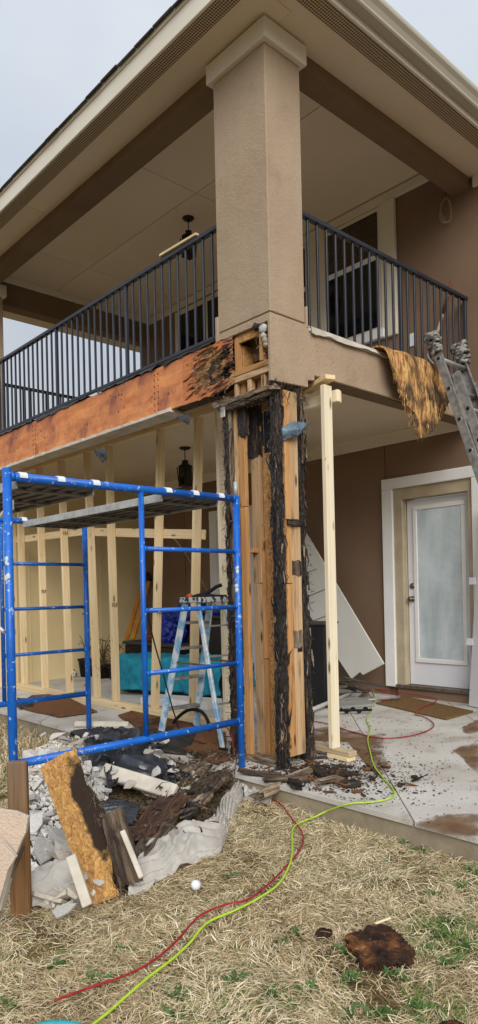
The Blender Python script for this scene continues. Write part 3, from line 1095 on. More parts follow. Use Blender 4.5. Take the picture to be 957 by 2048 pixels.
# uprights
rough_bar('rotten_edge', (-4.04, 3.62, .02), (-4.04, 3.62, 2.74), .03, .08, CHAR, house, (1, 0, 0), .016, 24, 200, 5, 1, .05, .5)
rough_bar('rotten_edge', (-4.005, 3.63, 1.2), (-4.005, 3.63, 2.72), .025, .07, ROTG, house, (1, 0, 0), .01, 14, 70, 4, 3, .05, .4)
bar('stud', (-3.905, 3.645, .05), (-3.905, 3.645, 1.95), .065, .036, OLDW, house, (1, 0, 0))
bar('stud', (-3.908, 3.648, 1.955), (-3.914, 3.648, 2.70), .062, .036, OLDW, house, (1, 0, 0))
rough_bar('stud_splinter', (-3.975, 3.635, 1.0), (-3.965, 3.635, 2.70), .024, .04, OLDT, house, (1, 0, 0), .008, 14, 60, 4, 9, .05, .3)
bar('stud', (-3.868, 3.745, .03), (-3.868, 3.745, 1.36), .085, .04, OLDT, house, (1, 0, 0))
bar('stud', (-3.862, 3.742, 1.365), (-3.862, 3.742, 2.68), .09, .04, OLDT, house, (1, 0, 0))
bar('stud', (-3.80, 3.755, .03), (-3.80, 3.755, .78), .04, .05, OLDW, house, (1, 0, 0))
bar('stud', (-3.80, 3.752, .785), (-3.80, 3.752, 1.7), .035, .05, OLDW, house, (1, 0, 0))
bar('blocking', (-3.96, 3.70, 1.615), (-3.84, 3.70, 1.615), .07, .035, OLDW, house, (0, 1, 0))
bar('osb_sheath', (-3.715, 3.765, .03), (-3.715, 3.765, 2.42), .2, .014, OSB, house, (1, 0, 0))
box('wrap_label', (-3.79, 3.757, 2.36), (-3.63, 3.764, 2.68), LABELB, house, 0)
for k in range(6):
    box('label_stroke', (-3.755 + .02 * k, 3.753, 2.40), (-3.755 + .02 * k + (.012 if k % 2 else .007), 3.757, 2.435 + .004 * (k % 3)), LABELT, house, 0)
bar('back_stud', (-4.0, 3.92, .02), (-4.0, 3.92, 2.74), .04, .05, ROTB, house, (1, 0, 0))
bar('back_stud', (-3.66, 3.90, .02), (-3.66, 3.90, 2.74), .09, .04, ROTB, house, (1, 0, 0))
rough_bar('rotten_patch', (-3.87, 3.738, 2.35), (-3.87, 3.738, 2.72), .12, .05, CHAR, house, (1, 0, 0), .012, 24, 40, 5, 31, .06, .4)
rough_bar('rotten_patch', (-3.90, 3.642, 2.5), (-3.90, 3.642, 2.73), .075, .045, CHAR, house, (1, 0, 0), .012, 24, 30, 5, 33, .08, .4)
rough_bar('rotten_patch', (-3.545, 3.80, .88), (-3.545, 3.80, 1.0), .056, .1, ROTG, house, (1, 0, 0), .006, 24, 14, 5, 35, .03, .4)
rough_bar('rotten_patch', (-3.545, 3.80, 1.42), (-3.545, 3.80, 1.52), .056, .1, ROTB, house, (1, 0, 0), .006, 24, 14, 5, 37, .03, .4)
rough_bar('corner_post', (-3.540, 3.632, .0), (-3.538, 3.632, 2.80), .055, .072, CHAR, house, (1, 0, 0), .012, 30, 260, 7, 4, .02, .3, lambda t: 1.1 - .12 * t)
bar('stud', (-3.545, 3.722, .08), (-3.545, 3.722, 1.35), .05, .062, OLDW, house, (1, 0, 0))
bar('stud', (-3.545, 3.725, 1.355), (-3.545, 3.725, 2.78), .05, .056, OLDW, house, (1, 0, 0))
bar('stud', (-3.548, 3.812, .08), (-3.548, 3.806, 1.78), .05, .098, OLDT, house, (1, 0, 0))
bar('stud', (-3.548, 3.80, 1.83), (-3.548, 3.80, 2.78), .05, .09, OLDT, house, (1, 0, 0))
rough_bar('rotten_band', (-3.53, 3.70, 1.805), (-3.53, 3.88, 1.80), .05, .035, CHAR, house, (1, 0, 0), .014, 18, 30, 4, 7, .03)
rough_bar('rotten_edge', (-3.545, 3.905, .0), (-3.55, 3.87, 2.82), .06, .06, CHAR, house, (1, 0, 0), .014, 24, 200, 5, 11, .03, .4, lambda t: 1.15 - .5 * t)
rough_bar('rotten_edge', (-3.535, 3.945, .03), (-3.54, 3.90, .95), .035, .05, ROTB, house, (1, 0, 0), .02, 15, 60, 4, 13, .06, .5, lambda t: 1.2 - .8 * t)
rough_bar('bottom_plate', (-4.1, 3.66, .03), (-3.6, 3.65, .03), .11, .045, ROTG, house, (0, 1, 0), .012, 16, 40, 4, 15, .05)
box('nail_plate', (-3.523, 3.795, .845), (-3.519, 3.845, .915), RUBBER, house, 0)


def gen_post(r):
    z = r.uniform(.02, 2.8)
    if r.random() < .5:
        p = (r.uniform(-3.585, -3.495), 3.585 + r.uniform(-.01, .01), z); d = (r.uniform(-.5, .5), -.35, r.choice((-1, 1)))
    elif r.random() < .5:
        p = (-3.50, r.uniform(3.585, 3.68), z); d = (.3, r.uniform(-.4, .4), r.choice((-1, 1)))
    else:
        p = (-3.51, r.uniform(3.86, 3.95), z); d = (.4, r.uniform(-.2, .8), r.uniform(-1, .6))
    return p, d, r.uniform(.01, .045), r.uniform(.001, .0034)


slivers('wood_fibre', gen_post, 900, CHAR, house, 5)


def gen_shard(r):
    z = r.uniform(.02, 2.75)
    p = r.choice(((r.uniform(-3.575, -3.5), 3.592, z), (-3.507, r.uniform(3.59, 3.675), z), (-3.515, r.uniform(3.87, 3.93), z), (r.uniform(-4.06, -4.02), 3.585, z)))
    return p, (r.uniform(-.16, .16), r.uniform(-.16, .16), r.choice((-1, 1))), r.uniform(.05, .17), r.uniform(.004, .012)


slivers('wood_shard', gen_shard, 260, CHAR, house, 25)
slivers('wood_shard', gen_shard, 60, ROTG, house, 26)
slivers('wood_fibre', lambda r: ((-4.055 + r.uniform(-.01, .05), 3.575, r.uniform(.05, 2.75)), (r.uniform(-.8, .3), -.4, r.uniform(-1, 1)), r.uniform(.02, .06), r.uniform(.0008, .003)), 220, ROTB, house, 6)
slivers('wood_fibre', lambda r: ((r.uniform(-3.6, -3.5), r.uniform(3.57, 3.93), r.uniform(2.74, 2.85)), (r.uniform(-.5, .6), r.uniform(-.6, .4), -1), r.uniform(.05, .16), r.uniform(.001, .004)), 150, CHAR, house, 7)
slivers('wood_fibre', lambda r: ((r.uniform(-4.12, -3.52), 3.555, r.uniform(2.7, 2.8)), (r.choice((-1, 1)), -.3, r.uniform(-.5, .3)), r.uniform(.03, .1), r.uniform(.001, .003)), 90, ROTG, house, 9)
sheet('torn_house_wrap', [[(-3.53, 3.66, 2.50), (-3.48, 3.74, 2.53), (-3.47, 3.83, 2.55), (-3.5, 3.93, 2.56)],
                          [(-3.5, 3.66, 2.46), (-3.45, 3.74, 2.48), (-3.44, 3.82, 2.50), (-3.49, 3.91, 2.53)],
                          [(-3.53, 3.68, 2.41), (-3.48, 3.73, 2.42), (-3.47, 3.79, 2.44), (-3.5, 3.86, 2.49)]], m_film('wrap_blue_grey', '#6f8598', '#3c4a58', .5), house, 26, 16, .03, 22, 2, .003)

# ---- balcony roof: beams, ceiling, soffit, eaves
ZS, ZB = 5.45, 5.345
prism('roof_beam', [(-9.45, 3.62, ZB), (-4.1, 3.62, ZB), (-4.1, 3.83, ZB), (-9.45, 3.83, ZB)], (0, 0, 1), .45, BEAMD, house, .004)
prism('roof_beam', [(-3.56, 3.96, ZB), (-3.56, YW, ZB), (-3.76, YW, ZB), (-3.76, 3.96, ZB)], (0, 0, 1), .45, BEAMD, house, .004)
prism('roof_beam', [(-9.42, 3.83, ZB), (-9.42, YW, ZB), (-9.22, YW, ZB), (-9.22, 3.83, ZB)], (0, 0, 1), .45, BEAMD, house, .004)
box('beam_trim', (-9.219, 3.83, 5.66), (-9.19, YW, 5.748), TRIM, house)
for a, b in ((-9.4, -8.295), (-8.287, -5.965), (-5.957, -3.7)):
    for c, d in ((3.8, 4.926), (4.934, YW + .002)):
        box('ceiling_panel', (a, c, 5.75), (b, d, 5.77), CEIL, house, .002)
EX, EY = -3.1, 3.2          # outer edges of the eaves
for a, b in ((-10.4, -6.905), (-6.9, -3.36)):
    box('soffit_panel', (a, EY + .02, ZS), (b, 3.7, ZS + .02), SOFFIT, house, .002)
    box('soffit_vent', (a + .01, EY + .025, ZS - .005), (b, EY + .155, ZS + .001), VENT, house, 0)
prism('soffit_panel', [(-3.355, EY + .02, ZS), (EX - .02, EY + .02, ZS), (EX - .02, 9.0, ZS), (-3.6, 9.0, ZS), (-3.6, 3.7, ZS), (-3.355, 3.7, ZS)], (0, 0, 1), .02, SOFFIT, house)
box('soffit_vent', (EX - .165, EY + .35, ZS - .005), (EX - .03, 9.0, ZS + .001), VENT, house, 0)
box('soffit_vent', (-3.35, EY + .025, ZS - .005), (EX - .04, EY + .155, ZS + .001), VENT, house, 0)
box('soffit_panel', (-9.9, 3.7, ZS), (-9.42, 8.0, ZS + .02), SOFFIT, house)
box('fascia', (-10.4, EY - .005, ZS - .012), (EX + .0, EY + .02, ZS + .15), FASCIA, house, .004)
box('fascia_drip', (-10.4, EY - .02, ZS + .145), (EX + .0, EY + .015, ZS + .18), FASCIA, house, .003)
box('fascia', (EX - .02, EY + .021, ZS - .012), (EX + .004, 9.0, ZS + .15), FASCIA, house, .004)
# K-style gutter along the right eave
prof = [(0.0, .035), (.075, .035), (.085, .045), (.088, .06), (.105, .09), (.128, .115), (.132, .128), (.132, .15), (.122, .15), (.122, .132), (.118, .12), (.095, .095), (.078, .062), (.07, .045), (.004, .045), (0.0, .15)]
P0 = [(EX + .006 + x, EY - .02, ZS + z) for x, z in prof]
P1 = [(EX + .006 + x, 9.0, ZS + z) for x, z in prof]
k = len(prof)
raw('gutter', P0 + P1, [(i, (i + 1) % k, k + (i + 1) % k, k + i) for i in range(k)] + [tuple(range(k))], GUTTER, house)
prism('gutter_end', [(EX + .006 + x, EY - .021, ZS + z) for x, z in prof[:9]] + [(EX + .006, EY - .021, ZS + .15)], (0, -1, 0), .004, GUTTER, house)
# roof slopes
rz = ZS + .172
rf = []
A, B, C, D = (-3.03, 3.18, rz), (-10.6, 3.18, rz), (-10.6, 7.2, rz + 1.83), (-7.1, 7.2, rz + 1.83)
E_, G_ = (-7.1, 10.5, rz + 1.83), (-3.03, 10.5, rz)
roof = raw('roof', [A, B, C, D, E_, G_], [(0, 3, 2, 1), (0, 5, 4, 3)], SHINGLE, house)
roof.modifiers.new('thick', 'SOLIDIFY').thickness = .012
sl = math.atan2(1.83, 4.07)
for i in range(30):
    x = -3.05 - i * .25
    o = bpy.data.objects.new('shingle', box_mesh(.242, .16, .014, .002, SHINGLE))
    link(o, roof, Matrix.Translation((x - .12, 3.226 + random.uniform(-.004, .004), rz + .030 + random.uniform(-.003, .004))) @ Matrix.Rotation(sl + random.uniform(-.03, .03), 4, 'X'))

# ---- door to the patio
door = bpy.data.objects.new('door', box_mesh(.78, .045, 2.04, .004, DOORW))
link(door, house, Matrix.Translation((-4.05, 6.635, 1.255)))
GX0, GX1, GZ0, GZ1 = -4.305, -3.775, .53, 2.155
for a, b in (((GX0 - .05, 6.592, GZ0 - .05), (GX1 + .05, 6.612, GZ0)), ((GX0 - .05, 6.592, GZ1), (GX1 + .05, 6.612, GZ1 + .05)),
             ((GX0 - .05, 6.593, GZ0), (GX0, 6.612, GZ1)), ((GX1, 6.593, GZ0), (GX1 + .05, 6.612, GZ1))):
    box('glass_stop', a, b, TRIMW, door, .006)
box('blind_pane', (GX0, 6.603, GZ0), (GX1, 6.6115, GZ1), BLINDS, door, 0)


def lathe(name, prof, M, mat, parent, n=20):
    V, F = [], []
    for z, r in prof:
        for j in range(n):
            a = 2 * math.pi * j / n
            V.append((r * math.cos(a), r * math.sin(a), z))
    for i in range(len(prof) - 1):
        for j in range(n):
            F.append((i * n + j, i * n + (j + 1) % n, (i + 1) * n + (j + 1) % n, (i + 1) * n + j))
    F += [tuple(range(n - 1, -1, -1)), tuple(range((len(prof) - 1) * n, len(prof) * n))]
    o = bpy.data.objects.new(name, mesh_of(name, V, F, mat, True))
    return link(o, parent, M)


RX = Matrix.Rotation(math.pi / 2, 4, 'X')
kz = [(-4.378, 6.6, 1.18)][0]
kd = [(-4.375, 6.6, 1.324)][0]
lathe('door_knob', [(0, .033), (.008, .033), (.012, .014), (.035, .012), (.042, .024), (.055, .03), (.068, .026), (.074, .01)], Matrix.Translation((-4.385, 6.612, kz[2])) @ RX, BRASS, door)
lathe('deadbolt', [(0, .032), (.012, .031), (.018, .02), (.022, .012)], Matrix.Translation((-4.385, 6.612, kd[2])) @ RX, BRASS, door)
box('door_jamb', (-4.56, 6.53, .215), (-4.447, 6.66, 2.30), JAMB, house, .004)
box('door_jamb', (-3.655, 6.53, .215), (-3.60, 6.66, 2.30), JAMB, house, .004)
box('door_jamb', (-4.56, 6.531, 2.283), (-3.60, 6.66, 2.41), JAMB, house, .004)
box('door_stop', (-4.50, 6.585, .22), (-4.44, 6.60, 2.29), JAMB, house, .003)
box('door_trim', (-4.70, 6.505, .2), (-4.56, 6.549, 2.41), TRIMW, house, .006)
box('door_trim', (-3.60, 6.505, .2), (-3.46, 6.549, 2.41), TRIMW, house, .006)
box('door_trim', (-4.70, 6.503, 2.411), (-3.46, 6.549, 2.53), TRIMW, house, .006)
box('threshold', (-4.56, 6.50, .195), (-3.60, 6.66, .232), STEEL, house, .004)
box('door_riser', (-4.55, 6.53, .0), (-3.60, 6.66, .194), WALLBROWN, house)
# second patio door, mostly hidden behind the column
box('door_trim', (-7.75, 6.51, .1), (-7.60, 6.549, 2.35), TRIMW, house, .005)
box('door_trim', (-7.75, 6.508, 2.351), (-6.5, 6.549, 2.48), TRIMW, house, .005)
box('door', (-7.6, 6.53, .1), (-6.65, 6.549, 2.35), DOORW, house, .005)

# ---- balcony windows
def window(x0, x1, z0, z1, zm):
    w = bpy.data.objects.new('window', box_mesh(x1 - x0, .03, z1 - z0, .002, TRIM))
    link(w, house, Matrix.Translation(((x0 + x1) / 2, YW - .014, (z0 + z1) / 2)))
    box('pane', (x0 + .045, YW - .034, zm + .03), (x1 - .045, YW - .0295, z1 - .05), GLASSD, w, 0)
    box('pane', (x0 + .045, YW - .036, z0 + .07), (x1 - .045, YW - .0296, zm - .03), GLASSD, w, 0)
    box('meeting_rail', (x0 + .04, YW - .05, zm - .029), (x1 - .04, YW - .0297, zm + .029), TRIMW, w, .004)
    for s in range(18):
        z = zm + .05 + s * (z1 - zm - .11) / 18
        box('blind_slat', (x0 + .05, YW - .040, z), (x1 - .05, YW - .0345, z + .006), BEAMD, w, 0)
    box('sill', (x0 - .03, YW - .06, z0 - .07), (x1 + .03, YW - .0005, z0 + .03), TRIMW, w, .004)
    return w


window(-5.46, -4.64, 4.2, 5.62, 5.06)
window(-6.60, -5.74, 4.2, 5.62, 5.06)
box('window_trim', (-4.64, YW - .045, 4.12), (-4.45, YW - .0003, 5.63), TRIM, house, .004)
box('window_trim', (-5.74, YW - .045, 4.12), (-5.46, YW - .0003, 5.63), TRIM, house, .004)
box('window_trim', (-6.75, YW - .045, 4.12), (-6.60, YW - .0003, 5.63), TRIM, house, .004)
bd = bpy.data.objects.new('balcony_door', box_mesh(1.5, .03, 2.32, .003, TRIM))
link(bd, house, Matrix.Translation((-7.72, YW - .012, 4.44)))
box('pane', (-8.36, YW - .034, 3.36), (-7.76, YW - .0275, 5.52), GLASSD, bd, 0)
box('pane', (-7.68, YW - .034, 3.36), (-7.05, YW - .0275, 5.52), GLASSD, bd, 0)
oz = [(-4.278, 6.55, 4.008)][0]
box('outlet_cover', (oz[0] - .045, YW - .012, oz[2] - .07), (oz[0] + .045, YW - .0005, oz[2] + .07), WHITEP, house, .003)

# ================================================================= railings
def railing(label, a, b, zb=3.36, zt=4.24, step=.1155):
    a, b = Vector(a), Vector(b)
    L = (b - a).length
    d = (b - a).normalized()
    t = thing('balcony_railing', label, 'railing', (a.x, a.y, zb), 'black metal balcony railings')
    up = Vector((0, 0, 1))
    bar('top_rail', a + up * (zt - .01), b + up * (zt - .01), .05, .035, METALD, t, d.cross(up))
    bar('bottom_rail', a + up * zb, b + up * zb, .034, .028, METALD, t, d.cross(up))
    n = int(L / step)
    me = box_mesh(.019, .019, zt - .026 - zb - .014, .002, METALD)
    mp = box_mesh(.03, .03, zt - .026 - zb - .014, .002, METALD)
    for i in range(n + 1):
        p = a + d * (.03 + (L - .06) * i / n)
        post = i % 12 == 0 or i == n
        o = bpy.data.objects.new('post' if post else 'baluster', mp if post else me)
        link(o, t, Matrix.Translation((p.x, p.y, (zb + zt) / 2 - .006)))
    for i in range(1, max(2, int(L / 1.2))):
        p = a + d * (L * i / max(2, int(L / 1.2)))
        rod('rail_foot', (p.x, p.y, zb - .075), (p.x, p.y, zb - .014), .012, METALD, t, 8)
    return t


railing('long black metal balustrade above the orange rotten sheathing', (-4.12, 3.68, 0), (-8.86, 3.68, 0))
railing('black metal balustrade above the stucco beam, in front of the upper window', (-3.62, 3.975, 0), (-3.62, 6.53, 0))
railing('distant black balustrade at the far left end of the balcony against the sky', (-9.2, 4.0, 0), (-9.2, 6.5, 0))

# ================================================================= balcony bits
def lantern(label, x, y, z, drop):
    t = thing('hanging_lantern', label, 'lantern', (x, y, z - drop - .3))
    lathe('ceiling_plate', [(0, .02), (.012, .06), (.025, .07), (.03, .07)], Matrix.Translation((x, y, z - .031)), IRON, t)
    rod('stem', (x, y, z - drop), (x, y, z - .03), .006, IRON, t, 8)
    zt = z - drop
    lathe('lantern_cap', [(0, .085), (.012, .085), (.03, .05), (.055, .035), (.075, .04), (.085, .015)], Matrix.Translation((x, y, zt - .085)), IRON, t)
    for sx in (-1, 1):
        for sy in (-1, 1):
            bar('lantern_post', (x + sx * .055, y + sy * .055, zt - .3), (x + sx * .07, y + sy * .07, zt - .085), .012, .012, IRON, t)
    box('lantern_base', (x - .065, y - .065, zt - .315), (x + .065, y + .065, zt - .3), IRON, t)
    for dx, dy in ((-.06, 0), (.06, 0), (0, -.06), (0, .06)):
        box('glass_pane', (x + dx - (.002 if dx else .05), y + dy - (.002 if dy else .05), zt - .298), (x + dx + (.002 if dx else .05), y + dy + (.002 if dy else .05), zt - .09), GLASSD, t, 0)
    return t


lantern('dark iron lantern hanging from the upper balcony ceiling', -6.42, 5.18, 5.75, .15)
lantern('dark iron lantern hanging from the ceiling under the balcony', -6.57, 5.17, 3.05, .15)
cl = thing('wire_coil', 'coil of pale wire hanging on the brown upper wall', 'wire', (-3.81, 6.5, 5.1))
for k in range(3):
    c = Vector((-3.81 + .004 * k, 6.49 + .008 * k, 5.205 + .004 * k))
    tube('wire_loop', [c + Vector((.062 * math.sin(a + k * .2), .02 * math.sin(2 * a + k), -.13 * math.cos(a))) for a in np.linspace(0, 2 * math.pi, 15)], .0026, CORDW, cl, 2, 6)
tube('wire_lead', [(-3.81, 6.5, 5.33), (-3.815, 6.51, 5.42), (-3.81, 6.53, 5.58)], .003, IRON, cl, 3, 6)
sh = thing('tool_handle', 'red wooden tool handle propped behind the right railing corner', 'tool', (-3.9, 6.3, 3.29))
h0, h1, h2 = Vector((-4.02, 6.25, 3.29)), Vector((-3.80, 6.38, 4.10)), Vector((-3.715, 6.43, 4.42))
rod('shaft', h0, h1, .014, PINEG, sh, 10)
rod('grip', h1, h2, .018, HANDLE, sh, 10)
lp = bar('wood_strip', (-4.93, 3.66, 4.272), (-4.42, 3.66, 4.262), .04, .022, PINE, None, (0, 1, 0))
setp(lp, 'pale timber strip tied on top of the left balustrade near the column', 'timber')

# ================================================================= torn membrane flap over the balcony edge
prof_y = [(4.83, 3.12), (4.92, 3.03), (5.0, 2.93), (5.1, 2.80), (5.2, 2.66), (5.25, 2.60), (5.32, 2.66), (5.42, 2.68), (5.5, 2.74), (5.6, 2.82), (5.72, 2.92), (5.80, 3.04), (5.86, 3.14)]
V, F = [], []
nu, nv = 60, 40
for i in range(nu + 1):
    u = i / nu
    y = 4.80 + 1.06 * u
    zb = np.interp(y, [p[0] for p in prof_y], [p[1] for p in prof_y]) + .018 * nz((y, 0, 0), 26, 3)
    top = 3.31 + .02 * math.sin(u * 3)
    for j in range(nv + 1):
        v = j / nv
        arc = .28
        L = arc + (top - .02 - zb)
        s = v * L
        if s < arc:
            a = s / arc
            x = -3.64 + .22 * math.sin(a * math.pi / 2)
            z = top + .035 * math.sin(a * math.pi) - .02 * a
        else:
            x = -3.42 + .06 * math.sin((s - arc) * 2.4) * (1 - .4 * u)
            z = top - .02 - (s - arc)
        yy = y + (.5 - u) * .16 * max(0, v - .3) + .02 * nz((y, z, 0), 8, 1)
        x += .035 * max(0, v - .2) * math.sin(y * 19 + 1.5 * z) + .02 * max(0, v - .25) * math.sin(y * 43 + z * 5)
        V.append((x + .03 * nz((y * 2.2, z * .7, 0), 4, 2) + .008 * nz((y * 2, z * .8, 1), 22, 4), yy, z))
for i in range(nu):
    if i in (34, 35): js = [j for j in range(nv) if j < 12 or j > 27]
    else: js = range(nv)
    for j in js:
        a = i * (nv + 1) + j
        F.append((a, a + 1, a + nv + 2, a + nv + 1))
flap = raw('torn_sheathing_flap', V, F, MEMBR, None)
flap.modifiers.new('thick', 'SOLIDIFY').thickness = .012
slivers('torn_strand', lambda r: (lambda y: ((-3.40 + r.uniform(-.02, .03), y + (5.33 - y) * .12, float(np.interp(y, [p[0] for p in prof_y], [p[1] for p in prof_y])) + r.uniform(0, .1)), (r.uniform(-.1, .2), r.uniform(-.3, .3), -1), r.uniform(.03, .1), r.uniform(.003, .009)))(r.uniform(4.85, 5.82)), 170, MEMBR, flap, 41)
setp(flap, 'torn flap of mottled rotten sheathing curling over the balcony edge by the ladder', 'sheathing')

# ================================================================= extension ladder on the right
ex = thing('extension_ladder', 'weathered aluminium extension ladder leaning on the balcony, rags round its tops', 'ladder', (-2.2, 5.78, -.02))
LT, LD = Vector((-3.40, 0, 3.50)), Vector((.332, 0, -1.0)).normalized()
LN = LD.cross(Vector((0, 1, 0))).normalized()


def rail_profile(name, y, s0, s1, off, w, th, sgn):
    a = Vector((0, y, 0)) + LT + LD * s0 + LN * off
    b = Vector((0, y, 0)) + LT + LD * s1 + LN * off
    m = frame_mat(a, b, LN)
    L = (b - a).length
    pr = [(-w / 2, 0), (w / 2, 0), (w / 2, th), (w / 2 - .006, th), (w / 2 - .006, .005), (-w / 2 + .006, .005), (-w / 2 + .006, th), (-w / 2, th)]
    V = [(x, sgn * t, -L / 2) for x, t in pr] + [(x, sgn * t, L / 2) for x, t in pr]
    k = len(pr)
    F = [(i, (i + 1) % k, k + (i + 1) % k, k + i) for i in range(k)] + [tuple(range(k)), tuple(range(2 * k - 1, k - 1, -1))]
    o = bpy.data.objects.new(name, mesh_of(name, V, F, ALUDARK))
    link(o, ex, m)
    return o


YL, YR = 5.54, 6.0
for y in (YL, YR):
    rail_profile('rail', y, 0, 3.68, .0, .075, .03, -1 if y == YL else 1)
    rail_profile('rail', y + (.03 if y == YL else -.03), .35, 3.68, .085, .075, .03, -1 if y == YL else 1)
for k in range(12):
    p = LT + LD * (.16 + k * .305)
    rod('rung', p + Vector((0, YL - .004, 0)), p + Vector((0, YR + .004, 0)), .021, ALU, ex, 12)
    for y in (YL - .006, YR + .006):
        rod('rung_end', p + Vector((0, y - .003, 0)), p + Vector((0, y + .003, 0)), .015, RUBBER, ex, 10)
    if k > 1:
        q = LT + LD * (.10 + k * .305) + LN * .085
        rod('rung', q + Vector((0, YL + .03, 0)), q + Vector((0, YR - .03, 0)), .019, ALUDARK, ex, 12)
for y, s in ((YL, 1), (YR, 2)):
    p = LT + Vector((0, y, .02))
    r_ = thing('rag', 'grey rag bound round the %s ladder top' % ('near' if s == 1 else 'far'), 'rag', p, 'rags tied round the ladder tops')
    rr = random.Random(s)
    for k in range(7):
        c = p + LD * (-.05 + .027 * k) + LN * rr.uniform(-.01, .02)
        ra, rb_ = rr.uniform(.042, .06), rr.uniform(.03, .045)
        til = rr.uniform(-.5, .5)
        tube('rag_fold', [c + LN * ra * math.cos(a) + Vector((0, 1, 0)) * rb_ * math.sin(a) + LD * (til * .03 * math.cos(a + k) + .008 * math.sin(5 * a + k)) for a in np.linspace(0, 2 * math.pi, 13)], rr.uniform(.013, .02), RAG, r_, 3, 8)
    blob('rag_knot', p + LN * -.03 + LD * -.05, (.05, .05, .045), RAG, r_, 4, .35, 1.6, s, (.4, .3, .2), .8)
    sheet('rag_tail', [[p + LN * -.05 + LD * .06 + Vector((0, e, 0)) for e in (-.035, 0, .03)], [p + LN * -.075 + LD * .12 + Vector((0, e, 0)) for e in (-.04, 0, .035)], [p + LN * -.06 + LD * .2 + Vector((0, e, 0)) for e in (-.02, .005, .02)]], RAG, r_, 14, 14, .02, 14, s, .004, .4)

# ================================================================= scaffold
sca = thing('scaffold', 'blue painted tubular scaffold of two frames standing before the rotten column', 'scaffold', (-4.9, 2.6, -.1))
R1, R2 = .0255, .0185


def frame(xf, z0l, z0r, jack):
    yl, ym, yr = 1.70, 2.615, 3.46
    zt = 2.0
    rod('leg', (xf, yl, z0l), (xf, yl, zt + .035), R1, BLUE, sca)
    rod('leg', (xf, yr, z0r), (xf, yr, zt + .012), R1, BLUE, sca)
    rod('top_bar', (xf, yl + R1 * .8, zt - .01), (xf, yr - R1 * .8, zt - .01), R1, BLUE, sca)
    rod('bottom_bar', (xf, yl + R1 * .8, .345), (xf, yr - R1 * .8, .345), R1, BLUE, sca)
    rod('ladder_post', (xf, ym, .362), (xf, ym, zt - .03), R2, BLUE, sca)
    for z in (1.6, 1.19, .775):
        rod('rung', (xf, ym + R2 * .7, z), (xf, yr - R1 * .8, z), R2 * .85, BLUE, sca)
    for z in (1.6, 1.19, .775):
        rod('weld_collar', (xf, ym + R2 * .6, z), (xf, ym + R2 + .012, z), R2 * 1.05, BLUE, sca, 12)
        rod('weld_collar', (xf, yr - R1 - .012, z), (xf, yr - R1 * .6, z), R2 * 1.05, BLUE, sca, 12)
    for y, z, sg in ((yl, .345, 1), (yr, .345, -1), (yl, zt - .01, 1), (yr, zt - .01, -1)):
        rod('weld_collar', (xf, y + sg * R1 * .7, z), (xf, y + sg * (R1 + .016), z), R1 * 1.1, BLUE, sca, 14)
    for y, z in ((yr, 1.83), (yr, 1.12), (yr, .42), (yl, 1.10)):
        rod('brace_pin', (xf - .075, y, z), (xf - R1 * .7, y, z), .007, STEEL, sca, 8)
    rod('coupling_pin', (xf, yr, zt + .012), (xf, yr, zt + .115), .016, GALV, sca, 10)
    for y, z in ((yr, z0r),):
        rod('jack_collar', (xf, y, z - .025), (xf, y, z), .034, STEEL, sca, 12)
        tube('jack_screw', [(xf, y, z - .025 - jack), (xf, y, z - .02)], .0165, STEEL, sca, 1, 10)
        for q in range(int(jack / .012)):
            rod('screw_thread', (xf, y, z - .03 - q * .012), (xf, y, z - .024 - q * .012), .0195, STEEL, sca, 10)


frame(-3.8, -.1, -.15, .14)
frame(-6.0, -.1, -.1, .06)
# splashes of paint on the near legs
for y, z, s in ((1.70, 1.50, .013), (1.70, 1.41, .017), (3.46, 1.47, .014), (3.46, 1.33, .022), (1.70, .28, .016)):
    for q in range(3):
        a = -.9 + random.uniform(-.3, .3)
        c = Vector((-3.8 + R1 * math.cos(a), y + R1 * math.sin(a), z + random.uniform(-.02, .02)))
        blob('paint_splash', c, (.003, s * random.uniform(.5, .9), s * random.uniform(.6, 1.4)), PAINTW, sca, 2, .3, 2, q, (0, 0, a))
rod('brace_bar', (-3.83, 1.73, 1.83), (-6.0, 1.73, 1.05), .011, GALV, sca, 10)
rod('brace_bar', (-3.86, 1.69, 1.10), (-6.0, 1.69, 1.85), .011, GALV, sca, 10)
box('brace_clip', (-3.86, 1.73, 1.80), (-3.82, 1.75, 1.86), GALV, sca)


